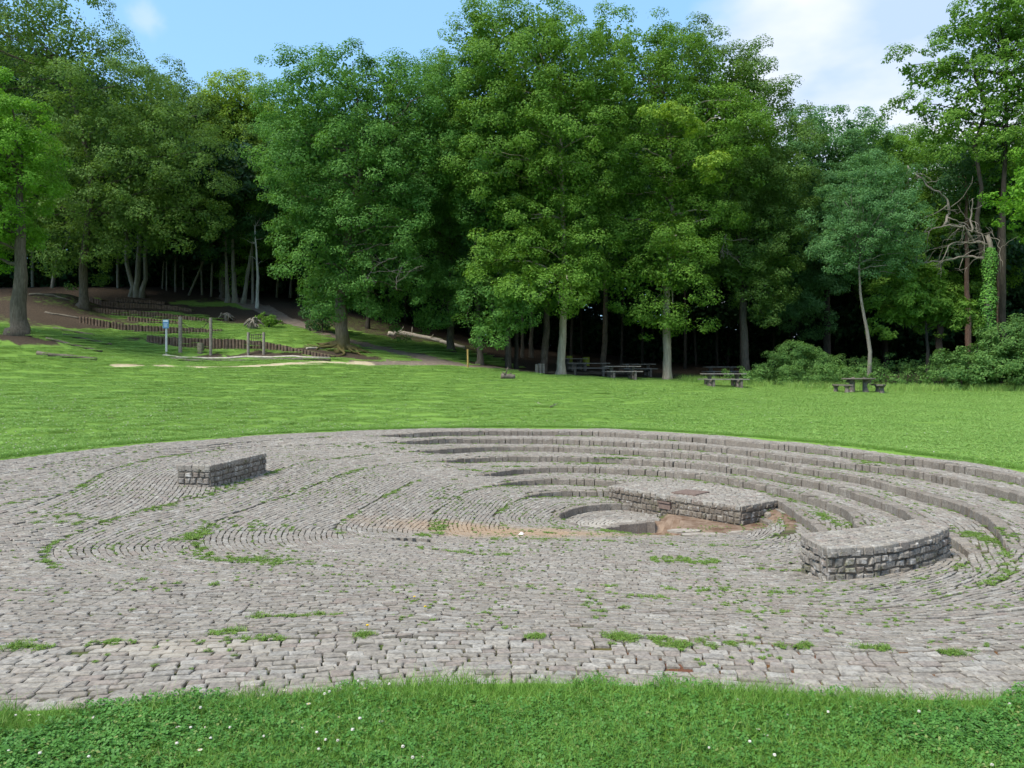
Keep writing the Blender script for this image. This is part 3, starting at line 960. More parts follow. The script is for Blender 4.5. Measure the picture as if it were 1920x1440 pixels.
def masks(x, y):
    """0..1: bare leaf litter, pale trodden path"""
    x = np.asarray(x, float); y = np.asarray(y, float)
    nz = (vnoise(x, y, 0.25) - 0.5) * 4 + (vnoise(x, y, 0.9) - 0.5) * 1.4
    # the front edge of the wood floor, as plan points
    ex = np.array([-80, -26, -21, -14, -10, -6, -3, 0, 1.5, 4, 8, 12, 16, 22, 30, 80])
    ey = np.array([42, 42.5, 49, 51, 52, 50, 47, 44.0, 44.5, 46.5, 48, 49, 47.5, 46, 46, 46])
    e = np.interp(x, ex, ey)
    lit = smooth(-0.8, 0.8, y + nz * 0.45 - e)
    lit = lit * (1 - 0.40 * smooth(0.50, 0.62, vnoise(x + 7, y, 0.33)) * (x < -2) * (y < 60))
    # green terraces on the hill
    for (cx, cy, rx, ry) in [(-16.5, 47, 4.0, 2.2), (-11, 44.5, 5.0, 1.7), (-22, 50.5, 4.5, 1.5), (-12, 48.5, 2.4, 2.0), (-3.5, 50, 4.0, 3.2), (-21.5, 56.5, 4.0, 1.2)]:
        g_ = 1 - smooth(0.7, 1.15, np.hypot((x - cx) / rx, (y - cy) / ry) + (vnoise(x, y, 0.8) - 0.5) * 0.5)
        lit = lit * (1 - 0.9 * g_)
    for (cx, cy, rx, ry) in [(-24.5, 37.2, 3.0, 0.9), (-14.5, 41.7, 5.0, 0.6), (-9.5, 43.4, 3.0, 1.2), (1.8, 44.2, 0.8, 0.5), (-20.5, 43.5, 1.6, 0.6), (10.3, 22.5, 0.45, 0.16), (-12.2, 23.4, 0.35, 0.15), (-3.0, 30.0, 0.3, 0.2)]:
        g_ = 1 - smooth(0.7, 1.15, np.hypot((x - cx) / rx, (y - cy) / ry) + (vnoise(x, y, 0.8) - 0.5) * 0.5)
        lit = np.maximum(lit, 0.85 * g_)
    # pale path along the hill foot, grey path up the hill
    def poly_path(pts, wd):
        pts = np.array(pts, float)
        best = np.full(len(x), 1e9)
        for a, b in zip(pts[:-1], pts[1:]):
            d = b - a
            u = np.clip(((x - a[0]) * d[0] + (y - a[1]) * d[1]) / (d @ d), 0, 1)
            best = np.minimum(best, np.hypot(x - a[0] - u * d[0], y - a[1] - u * d[1]))
        return 1 - smooth(wd * 0.5, wd * 1.1, best + (vnoise(x, y, 1.1) - 0.5) * wd)
    g1 = lambda px, py, d: P(px, py, d)[:2]
    pa = poly_path([g1(225, 690, 35), g1(330, 686, 36.5), g1(450, 682, 38), g1(560, 680, 39.5), g1(680, 678, 41)], 0.55)
    pb = poly_path([g1(680, 678, 41), g1(850, 682, 44), g1(1000, 688, 47), g1(1180, 690, 54)], 1.1)
    pc_ = poly_path([g1(430, 562, 60), g1(520, 590, 54), g1(575, 612, 50), g1(640, 640, 48), g1(760, 668, 46), g1(860, 684, 45)], 0.9)
    return lit, np.clip(pa + 0.35 * pb, 0, 1), np.clip(pb + pc_, 0, 1)


nt = 640
c0 = resample(C[0], 0.05, True)
ii = (np.arange(nt) * len(c0) / nt).astype(int)
rim = c0[ii]
cc0 = np.array([-0.8, 13.5])
scl = [0.955, 0.992, 1.0]
step = 0.012
while scl[-1] < 60:
    scl.append(scl[-1] + step)
    step = min(step * 1.045, scl[-1] * 0.06)
scl = np.array(scl)
V = cc0 + (rim - cc0)[None] * scl[:, None, None]
vx, vy = V[..., 0].ravel(), V[..., 1].ravel()
vz = ground(vx, vy)
fade = np.clip(np.hypot(vx, vy - 13) / 60, 0, 1)
vz = np.where(np.repeat(scl, nt) < 0.96, -0.40, np.where(np.repeat(scl, nt) < 0.995, -0.05, vz))
vz += (vnoise(vx, vy, 0.5) - 0.5) * 0.06 * np.clip((np.repeat(scl, nt) - 1) * 8, 0, 1)
ns = len(scl)
I = np.arange(ns - 1)[:, None] * nt; J = np.arange(nt)[None]; K = (J + 1) % nt
q = np.stack([I + J, I + nt + J, I + nt + K, I + K], -1).reshape(-1, 4)
g = Geo(); g.add(np.stack([vx, vy, vz], 1), q)
m_gr, t = mat('ground_cover')
pos = t.n('ShaderNodeNewGeometry').outputs['Position']
at_l = t.n('ShaderNodeAttribute', attribute_name='litter').outputs['Fac']
at_p = t.n('ShaderNodeAttribute', attribute_name='pale').outputs['Fac']
at_d = t.n('ShaderNodeAttribute', attribute_name='dirt').outputs['Fac']
n1 = t.noise(pos, 0.35, 5, 0.6); n2 = t.noise(pos, 14.0, 4, 0.7); n3 = t.noise(pos, 3.0, 4, 0.65)
gc = t.ramp(t.math('ADD', t.math('MULTIPLY', n1, 0.6), t.math('MULTIPLY', n2, 0.4)), [(0.35, (0.115, 0.205, 0.038)), (0.65, (0.160, 0.270, 0.055))])
lc = t.ramp(n2, [(0.3, (0.026, 0.020, 0.015)), (0.7, (0.078, 0.060, 0.045))])  # brown leaf litter, its colour also darkened to stand in for tree shade
dc = t.ramp(n3, [(0.3, (0.13, 0.105, 0.085)), (0.7, (0.22, 0.18, 0.145))])
pc2 = t.ramp(n3, [(0.3, (0.34, 0.28, 0.18)), (0.7, (0.50, 0.43, 0.30))])
def edge(a): return t.n('ShaderNodeMapRange', {0: t.math('ADD', a, t.math('MULTIPLY', t.math('SUBTRACT', n3, 0.5), 0.7)), 1: 0.38, 2: 0.62, 3: 0.0, 4: 1.0}).outputs[0]
n6 = t.noise(pos, 45.0, 3, 0.7)
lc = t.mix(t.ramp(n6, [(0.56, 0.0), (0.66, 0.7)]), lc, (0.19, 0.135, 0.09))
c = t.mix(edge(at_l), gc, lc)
c = t.mix(edge(at_d), c, dc)
c = t.mix(edge(at_p), c, pc2)
b = t.n('ShaderNodeBsdfPrincipled', {'Base Color': c, 'Roughness': 1.0, 'Specular IOR Level': 0.05})
finish(t, b, n2, 0.7, 0.04)
go = g.build('ground', m_gr, smooth=True)
tag(go, 'green meadow rising to a bare wooded bank', kind='structure')
lit, pale, dirt = masks(vx, vy)
for nm, arr in (('litter', lit), ('pale', pale), ('dirt', dirt)):
    a = go.data.attributes.new(nm, 'FLOAT', 'POINT')
    a.data.foreach_set('value', arr.astype(np.float32))

# ------------------------------------------------------------------ grass (stuff, instanced patches)


def blades(n, area, hmin, hmax, wmin, wmax, lean=0.5, centre=None):
    """n grass blades as (verts, quads, tris)"""
    if centre is None:
        bx = RNG.uniform(-area / 2, area / 2, n); by = RNG.uniform(-area / 2, area / 2, n)
        bz = np.zeros(n)
    else:
        bx, by, bz = centre
    h = RNG.uniform(hmin, hmax, n); wd = RNG.uniform(wmin, wmax, n)
    th = RNG.uniform(0, 2 * np.pi, n); fa = RNG.uniform(0, 2 * np.pi, n)
    ln = h * RNG.uniform(0.1, lean * 2, n)
    dx, dy = np.cos(th), np.sin(th)
    wx, wy = np.cos(fa) * wd / 2, np.sin(fa) * wd / 2
    ptsl = []
    for s_, ws in ((0, 1.0), (0.5, 0.85), (1.0, 0.12)):
        off = ln * s_ ** 1.8
        zz_ = h * s_ * np.sqrt(np.maximum(0.15, 1 - (ln / h * s_ * 0.55) ** 2))
        ptsl.append(np.stack([bx + dx * off - wx * ws, by + dy * off - wy * ws, bz + zz_], 1))
        ptsl.append(np.stack([bx + dx * off + wx * ws, by + dy * off + wy * ws, bz + zz_], 1))
    v = np.stack(ptsl, 1)
    q = np.array([(0, 1, 3, 2), (2, 3, 5, 4)])[None] + (np.arange(n) * 6)[:, None, None]
    return v.reshape(-1, 3), q.reshape(-1, 4)


def clover(g, n, area, mat_, zlo=0.02, zhi=0.05, r0=0.009, r1=0.014, centre=None):
    for L in range(3):
        pass
    x = RNG.uniform(-area / 2, area / 2, n); y = RNG.uniform(-area / 2, area / 2, n); z = RNG.uniform(zlo, zhi, n)
    a0 = RNG.uniform(0, 2 * np.pi, n); r = RNG.uniform(r0, r1, n)
    tx, ty = RNG.normal(0, 0.35, n), RNG.normal(0, 0.35, n)
    vs = []
    for L in range(3):
        a = a0 + L * 2.094
        for (u, v_) in ((0.05, 0), (0.9, -0.62), (1.55, 0.0), (0.9, 0.62)):
            lx = (u * np.cos(a) - v_ * np.sin(a)) * r; ly = (u * np.sin(a) + v_ * np.cos(a)) * r
            vs.append(np.stack([x + lx, y + ly, z + lx * tx + ly * ty + (0.15 * r if u > 0.5 and v_ else 0)], 1))
    v = np.stack(vs, 1)
    q = np.array([(0, 1, 2, 3), (4, 5, 6, 7), (8, 9, 10, 11)])[None] + (np.arange(n) * 12)[:, None, None]
    g.add(v.reshape(-1, 3), q.reshape(-1, 4), mat=mat_)


def instance_object(name, sources, pts, rot, scale, pick, label):
    """one 'stuff' object whose geometry nodes stand copies of the source meshes on its points"""
    me = bpy.data.meshes.new(name)
    me.vertices.add(len(pts))
    me.vertices.foreach_set('co', np.asarray(pts, np.float32).ravel())
    for nm, arr, ty in (('rot', rot, 'FLOAT'), ('siz', scale, 'FLOAT'), ('pick', pick, 'INT')):
        a = me.attributes.new(nm, ty, 'POINT')
        a.data.foreach_set('value', np.asarray(arr, np.float32 if ty == 'FLOAT' else np.int32))
    o = bpy.data.objects.new(name, me)
    COL.objects.link(o)
    ng = bpy.data.node_groups.new(name, 'GeometryNodeTree')
    ng.interface.new_socket('Geometry', in_out='INPUT', socket_type='NodeSocketGeometry')
    ng.interface.new_socket('Geometry', in_out='OUTPUT', socket_type='NodeSocketGeometry')
    N = ng.nodes; Lk = ng.links
    gi = N.new('NodeGroupInput'); gout = N.new('NodeGroupOutput')
    join = N.new('GeometryNodeJoinGeometry')
    def attr(nm, ty):
        a = N.new('GeometryNodeInputNamedAttribute'); a.data_type = ty; a.inputs[0].default_value = nm
        return a.outputs[0]
    ar, as_, ap = attr('rot', 'FLOAT'), attr('siz', 'FLOAT'), attr('pick', 'INT')
    comb = N.new('ShaderNodeCombineXYZ'); Lk.new(ar, comb.inputs[2])
    for i, src in enumerate(sources):
        oi = N.new('GeometryNodeObjectInfo'); oi.inputs[0].default_value = src
        oi.inputs['As Instance'].default_value = True
        cmpn = N.new('FunctionNodeCompare'); cmpn.data_type = 'INT'; cmpn.operation = 'EQUAL'
        Lk.new(ap, cmpn.inputs[2]); cmpn.inputs[3].default_value = i
        ip = N.new('GeometryNodeInstanceOnPoints')
        Lk.new(gi.outputs[0], ip.inputs['Points']); Lk.new(oi.outputs['Geometry'], ip.inputs['Instance'])
        Lk.new(cmpn.outputs[0], ip.inputs['Selection'])
        Lk.new(comb.outputs[0], ip.inputs['Rotation']); Lk.new(as_, ip.inputs['Scale'])
        Lk.new(ip.outputs[0], join.inputs[0])
    Lk.new(join.outputs[0], gout.inputs[0])
    md = o.modifiers.new('scatter', 'NODES'); md.node_group = ng
    return tag(o, label, kind='stuff')


def source(name, g, mats):
    return bpy.data.objects.new(name, g.mesh(name, mats))       # never linked to the scene


def patch(kind):
    g = Geo()
    if kind == 'near':
        v, q = blades(2100, 0.56, 0.025, 0.085, 0.0025, 0.005, 0.8); g.add(v, q, mat=0)
        clover(g, 420, 0.56, 1, 0.015, 0.055)
        v, q = blades(16, 0.56, 0.10, 0.16, 0.0015, 0.0025, 0.4); g.add(v, q, mat=0)
    elif kind == 'near_clover':
        v, q = blades(1000, 0.56, 0.025, 0.075, 0.0022, 0.004, 0.6); g.add(v, q, mat=0)
        clover(g, 1100, 0.56, 1, 0.015, 0.06)
    elif kind == 'mid':
        v, q = blades(1500, 1.1, 0.025, 0.065, 0.006, 0.012, 0.6); g.add(v, q, mat=0)
        clover(g, 260, 1.1, 1, 0.02, 0.045, 0.013, 0.02)
    elif kind == 'edge':
        v, q = blades(600, 0.35, 0.05, 0.14, 0.0025, 0.005, 0.6); g.add(v, q, mat=0)
        v, q = blades(5, 0.35, 0.16, 0.28, 0.002, 0.003, 0.4); g.add(v, q, mat=0)
    return g


M['clover_mid'] = grass_mat('meadow_clover', (0.140, 0.260, 0.055), (0.200, 0.345, 0.078), (0.270, 0.430, 0.110), dryamt=0.0)
srcs = [source('grass_patch', patch('near'), [M['grass'], M['clover']]), source('grass_patch', patch('near'), [M['grass'], M['clover']]),
        source('grass_patch', patch('near_clover'), [M['grass'], M['clover']]), source('grass_patch', patch('mid'), [M['meadow'], M['clover_mid']]),
        source('grass_patch', patch('mid'), [M['meadow'], M['clover_mid']]), source('grass_patch', patch('edge'), [M['grass'], M['clover']])]
pts, rot, siz, pick = [], [], [], []
# foreground lawn
for y in np.arange(2.3, 5.2, 0.25):
    for x in np.arange(-4.2, 4.2, 0.25):
        jx, jy = x + RNG.uniform(-0.1, 0.1), y + RNG.uniform(-0.1, 0.1)
        p = np.array([[jx, jy]])
        dd = dist(C[0], p)[0]
        if inside(C[0], p)[0] or dd < 0.27:
            continue
        cl = vnoise(jx, jy, 1.1) + RNG.normal(0, 0.12)
        pts.append((jx, jy, gz(jx, jy) - 0.005)); rot.append(RNG.uniform(0, 6.28)); siz.append(RNG.uniform(0.85, 1.1)); pick.append(2 if cl > 0.60 else int(RNG.integers(0, 2)))
# ragged edge to the paving
e0 = resample(C[0], 0.11, True)
for p_ in e0:
    if p_[1] < 9 and abs(p_[0]) < 5:
        cen = p_ + (p_ - cc0) / np.linalg.norm(p_ - cc0) * RNG.uniform(0.12, 0.20)
        pts.append((cen[0], cen[1], 0.0)); rot.append(RNG.uniform(0, 6.28)); siz.append(RNG.uniform(0.45, 0.95)); pick.append(5)
    elif abs(p_[0]) < 0.72 * p_[1] + 1.5:
        cen = p_ + (p_ - cc0) / np.linalg.norm(p_ - cc0) * RNG.uniform(0.15, 0.28)
        pts.append((cen[0], cen[1], 0.0)); rot.append(RNG.uniform(0, 6.28)); siz.append(RNG.uniform(0.5, 0.8)); pick.append(5)
# the meadow
mx_, my_ = np.meshgrid(np.arange(-40, 40, 0.72), np.arange(8, 56, 0.72))
mp = np.stack([mx_.ravel(), my_.ravel()], 1) + RNG.uniform(-0.25, 0.25, (mx_.size, 2))
mp = mp[(np.abs(mp[:, 0]) < 0.72 * mp[:, 1] + 1.5)]
ins_ = inside(C[0], mp); dd = dist(C[0], mp)
lit, pale, dirt = masks(mp[:, 0], mp[:, 1])
keep = (~ins_) & (dd > 0.55) & (lit < 0.45) & (pale < 0.4) & (dirt < 0.45)
mp = mp[keep]
mz = ground(mp[:, 0], mp[:, 1])
for (x, y), z in zip(mp, mz):
    pts.append((x, y, z - 0.01)); rot.append(RNG.uniform(0, 6.28)); siz.append(RNG.uniform(0.8, 1.15)); pick.append(int(RNG.integers(3, 5)))
# meadow ring right behind the rim
for p_ in resample(C[0], 0.4, True):
    if abs(p_[0]) < 0.72 * p_[1] + 1.5 and p_[1] > 8:
        cen = p_ + (p_ - cc0) / np.linalg.norm(p_ - cc0) * 0.45
        pts.append((cen[0], cen[1], 0.0)); rot.append(RNG.uniform(0, 6.28)); siz.append(0.7); pick.append(3)
instance_object('grass', srcs, pts, rot, siz, pick, 'green grass and clover leaves of the lawn')

# clover heads and daisies
g = Geo()
a = np.linspace(0, 2 * np.pi, 8, endpoint=False)
for zc, rc in ((0.0, 0.35), (0.35, 0.9), (0.75, 1.0), (1.2, 0.7), (1.45, 0.2)):
    pass
hv = []
for zc, rc in ((0.0, 0.35), (0.35, 0.95), (0.8, 1.0), (1.25, 0.7), (1.5, 0.15)):
    hv.append(np.stack([np.cos(a) * rc * (1 + RNG.normal(0, 0.15, 8)), np.sin(a) * rc * (1 + RNG.normal(0, 0.15, 8)), np.full(8, zc)], 1))
hv = np.concatenate(hv) * 0.0085
hv[:, 2] += 0.075
g.add(hv, [(i * 8 + j, i * 8 + (j + 1) % 8, (i + 1) * 8 + (j + 1) % 8, (i + 1) * 8 + j) for i in range(4) for j in range(8)], mat=0)
g.tube([(0, 0, 0), (0.004, 0, 0.04), (0, 0, 0.077)], 0.0012, 4, mat=1)
clsrc = source('clover_head', g, [M['petal'], M['grass']])
g = Geo()
vs, qs = [], []
for i in range(14):
    an = i / 14 * 2 * np.pi
    c_, s_ = math.cos(an), math.sin(an)
    for (u, v_) in ((0.25, -0.12), (1.0, -0.16), (1.0, 0.16), (0.25, 0.12)):
        vs.append(((u * c_ - v_ * s_) * 0.012, (u * s_ + v_ * c_) * 0.012, 0.06 + u * 0.002))
    qs.append((i * 4, i * 4 + 1, i * 4 + 2, i * 4 + 3))
g.add(vs, qs, mat=0)
g.tube([(0, 0, 0.059), (0, 0, 0.0635)], [0.0038, 0.0025], 8, mat=2)
g.tube([(0, 0, 0), (0, 0, 0.06)], 0.001, 4, mat=1)
dsrc = source('daisy', g, [M['petal'], M['grass'], M['dandelion']])
fp, fr, fs, fk = [], [], [], []
for i in range(260):
    x, y = RNG.uniform(-3.4, 3.4), RNG.uniform(2.9, 4.25)
    if inside(C[0], np.array([[x, y]]))[0] or vnoise(x, y, 1.1) < 0.30 or RNG.random() < smooth(0.2, 3.2, x) * 0.85:
        continue
    dz = RNG.random() < 0.25
    fp.append((x, y, gz(x, y))); fr.append(RNG.uniform(0, 6.28)); fs.append(RNG.uniform(0.6, 1.0)); fk.append(1 if dz else 0)
n_ = 0
while n_ < 2600:
    x, y = RNG.uniform(-26, 12), RNG.uniform(14, 38)
    if abs(x) > 0.7 * y or RNG.random() > 0.06 + 0.95 * (1 - smooth(0, 11, math.hypot((x + 10) * 0.6, y - 20))) * (vnoise(x, y, 0.6) > 0.35):
        n_ += 0.15
        continue
    n_ += 1
    if inside(C[0], np.array([[x, y]]))[0]:
        continue
    fp.append((x, y, 0)); fr.append(0); fs.append(RNG.uniform(0.9, 1.5)); fk.append(0)
fp = np.array(fp); fp[:, 2] = ground(fp[:, 0], fp[:, 1]) - 0.012
instance_object('clover_flowers', [clsrc, dsrc], fp, fr, fs, fk, 'small white clover heads and daisies scattered through the lawn')

# weeds in the joints of the paving
def tuftsrc(n, area, h0, h1, w0, w1, cl):
    g = Geo()
    r = np.abs(RNG.normal(0, area, n)); a = RNG.uniform(0, 6.28, n)
    v, q = blades(n, 0, h0, h1, w0, w1, 1.0, (r * np.cos(a), r * np.sin(a) * 0.6, np.zeros(n))); g.add(v, q, mat=0)
    if cl: clover(g, cl, area * 2.2, 0, 0.004, 0.02, 0.006, 0.011)
    return g
tsrc = [source('tuft', tuftsrc(70, 0.055, 0.012, 0.045, 0.003, 0.006, 60), [M['weed']]), source('tuft', tuftsrc(130, 0.08, 0.015, 0.06, 0.003, 0.006, 40), [M['weed']]), source('tuft', tuftsrc(25, 0.03, 0.012, 0.035, 0.003, 0.006, 26), [M['weed']])]
tp, tr_, ts, tk = [], [], [], []
def weed(x, y, k=None, s_=None):
    tp.append((x, y)); tk.append(int(RNG.choice([0, 1, 2], p=[0.35, 0.15, 0.5])) if k is None else k); ts.append(RNG.uniform(0.3, 0.9) if s_ is None else s_)
for k in range(1, 9):
    for p_ in resample(C[k], 0.07, True):
        dens = vnoise(p_[0] + 3 * k, p_[1], 0.75)
        ww = wmask(p_[None])[0]
        pr = (smooth(0.38, 0.68, dens) * 0.75 + 0.07) * (1.0 if k < 8 else 0.4)
        if ww > 0.5: pr *= 1.1
        if p_[1] < 7: pr *= 0.10
        if RNG.random() < pr:
            inn = cc0 + (p_ - cc0)
            d_in = (np.array([2.5, 14.5]) - p_); d_in /= np.linalg.norm(d_in)
            p2 = p_ + d_in * abs(RNG.normal(0.03, 0.05))
            weed(*p2)
for (px, py, z, rx, ry, n) in [(820, 985, -.7, 0.16, 0.5, 60), (1290, 1036, -.5, 0.45, 0.25, 80), (1850, 1000, -.35, 0.18, 0.6, 90), (1300, 1205, 0, 0.22, 0.07, 26), (1180, 1195, 0, 0.2, 0.04, 18), (1000, 1193, 0, 0.06, 0.03, 6),
                               (1130, 880, -.7, 0.9, 0.12, 90), (900, 905, -.84, 0.3, 0.1, 30), (1540, 970, -.75, 0.12, 0.7, 50), (690, 1190, 0, 0.08, 0.03, 9), (560, 1128, 0, 0.3, 0.06, 16), (500, 962, -.3, 0.7, 0.3, 40), (370, 1000, -.4, 0.12, 0.5, 50),
                               (150, 978, -.28, 0.5, 0.3, 30), (470, 1045, -.4, 0.5, 0.15, 50), (790, 1008, -.7, 0.08, 0.1, 20), (205, 1205, 0, 0.10, 0.04, 14), (1615, 1083, -.5, 0.04, 0.04, 8), (1500, 1212, 0, 0.1, 0.03, 7), (1635, 1213, 0, 0.1, 0.03, 7), (1800, 1222, 0, 0.16, 0.05, 12),
                               (480, 1200, 0, .2, .04, 10), (430, 1175, 0, .08, .1, 9), (40, 1212, 0, .12, .03, 8), (700, 825, 0, 1.6, .5, 60), (1150, 1000, -.98, .8, .25, 50), (960, 895, -.84, .8, .08, 30), (1650, 880, -.28, 1, .4, 40), (850, 930, -.7, .4, 1., 40)]:
    cx, cy = pix(px, py, z)
    for _ in range(n):
        weed(cx + RNG.normal(0, rx * 0.6), cy + RNG.normal(0, ry * 0.6))
for k in range(2, 8):
    tang = np.roll(C[k], -1, 0) - np.roll(C[k], 1, 0)
    tang /= np.linalg.norm(tang, axis=1, keepdims=True)
    nrm = np.stack([-tang[:, 1], tang[:, 0]], 1)
    for o_ in (SETT * 3, SETT * 6, SETT * 9, SETT * 13):
        q_ = C[k] + nrm * (o_ + 0.02)
        keep_ = (vnoise(q_[:, 0] * 1.0 + k * 5, q_[:, 1] + o_ * 9, 0.8) > 0.56) & (RNG.random(len(q_)) < 0.42)
        for p_ in q_[keep_]:
            if k < 7 and inside(C[k + 1], p_[None])[0]:
                continue
            weed(p_[0] + RNG.normal(0, 0.008), p_[1] + RNG.normal(0, 0.008), 2, RNG.uniform(0.3, 0.6))


def weed_line(z, pxs, per=14, sp=0.03, s0=0.35, s1=0.8):
    pp_ = np.array([pix(a_, b_, z) for a_, b_ in pxs])
    for q_ in resample(pp_, 1.0 / per, False):
        if RNG.random() < 0.8:
            weed(q_[0] + RNG.normal(0, sp), q_[1] + RNG.normal(0, sp), int(RNG.choice([0, 2])), RNG.uniform(s0, s1))
weed_line(-.28, [(300, 950), (240, 967), (170, 988), (110, 1010), (88, 1025), (82, 1040), (95, 1055), (113, 1066)], 20, 0.04)
weed_line(-.14, [(0, 951), (50, 940), (117, 929)], 20, 0.04)
weed_line(-.4, [(388, 975), (375, 995), (368, 1015), (378, 1030), (392, 1045)], 26, 0.05)
weed_line(-.42, [(410, 1035), (450, 1048), (500, 1058), (580, 1058)], 26, 0.05)
weed_line(-.42, [(394, 968), (437, 960), (490, 945), (547, 928), (600, 905), (640, 893), (700, 875)], 9, 0.05)
weed_line(-.28, [(350, 936), (394, 924), (440, 905)], 12, 0.05)
weed_line(-.28, [(562, 867), (610, 860), (700, 851)], 10, 0.04)
weed_line(-.15, [(1100, 1092), (1105, 1105), (1110, 1150), (1125, 1180)], 12, 0.05)
weed_line(0, [(0, 1215), (130, 1208), (220, 1204)], 12, 0.04)
weed_line(-.9, [(1530, 975), (1545, 985), (1540, 1000)], 14, 0.04)
for _ in range(11000):
    x, y = RNG.uniform(-9, 8), RNG.uniform(4.5, 19)
    if vnoise(x * 1.3 + 9, y, 0.9) * 0.6 + vnoise(x, y, 3.0) * 0.4 > 0.575:
        weed(x, y, 2, RNG.uniform(0.3, 0.65))
tp = np.array(tp)
m = inside(C[0], tp) & (np.abs(tp[:, 0]) < 0.75 * tp[:, 1] + 0.6) & ~inside(np.repeat(PLAT, 3, 0), tp)
for bb in (benchL, benchR):
    dn = np.concatenate([np.linspace(bb[i], bb[(i + 1) % len(bb)], 30, endpoint=False) for i in range(len(bb))])
    m &= ~inside(np.repeat(dn, 3, 0), tp)
tp = tp[m]; ts = np.array(ts)[m]; tk = np.array(tk)[m]
tz = field(tp)[0]
instance_object('joint_weeds', tsrc, np.c_[tp, tz - 0.002], RNG.uniform(0, 6.28, len(tp)), ts, tk, 'low weeds and grass tufts growing in the paving joints')

# dandelions on the paving, a scrap of litter, sticks on the meadow
for (px, py, lb) in [(777, 1100, 'yellow dandelion bloom on the bare setts in mid paving'), (689, 1190, 'yellow dandelion bloom in the near row of weeds'), (797, 1133, 'tiny yellow dandelion low on a weed clump between two others')]:
    x, y = pix(px, py, -0.05); z = SURF(x, y)
    g = Geo()
    a = np.linspace(0, 2 * np.pi, 12, endpoint=False)
    for ring, (r0, zz_) in enumerate(((0.012, 0.03), (0.008, 0.034))):
        vs = []; qs = []
        for i, an in enumerate(a + ring * 0.2):
            c_, s_ = math.cos(an), math.sin(an)
            for (u, v_) in ((0.1, -0.12), (1.0, -0.2), (1.0, 0.2), (0.1, 0.12)):
                vs.append(((u * c_ - v_ * s_) * r0, (u * s_ + v_ * c_) * r0, zz_ + u * 0.004))
            qs.append((i * 4, i * 4 + 1, i * 4 + 2, i * 4 + 3))
        g.add(vs, qs, mat=0)
    g.tube([(0, 0, 0), (0, 0, 0.03)], 0.0015, 5, mat=1)
    tag(g.build('dandelion', [M['dandelion'], M['weed']], loc=(x, y, z)), lb, 'flower', 'dandelions on the paving')
x, y = pix(977, 1004, -0.8)
g = Geo()
g.add([(-.05, -.03, 0), (.03, -.035, .005), (.055, .02, .012), (-.02, .035, .004), (0, 0, .045), (.03, .0, .03)], tris=[(0, 1, 4), (1, 5, 4), (1, 2, 5), (2, 3, 4), (2, 4, 5), (3, 0, 4)])
tag(g.build('paper_scrap', M['litter'], loc=(x, y, SURF(x, y))), 'crumpled pale scrap of paper lying on the sandy silt', 'litter')

# ------------------------------------------------------------------ trees


def sample_dirs(n):
    d = RNG.normal(0, 1, (n, 3))
    return d / np.linalg.norm(d, axis=1, keepdims=True)


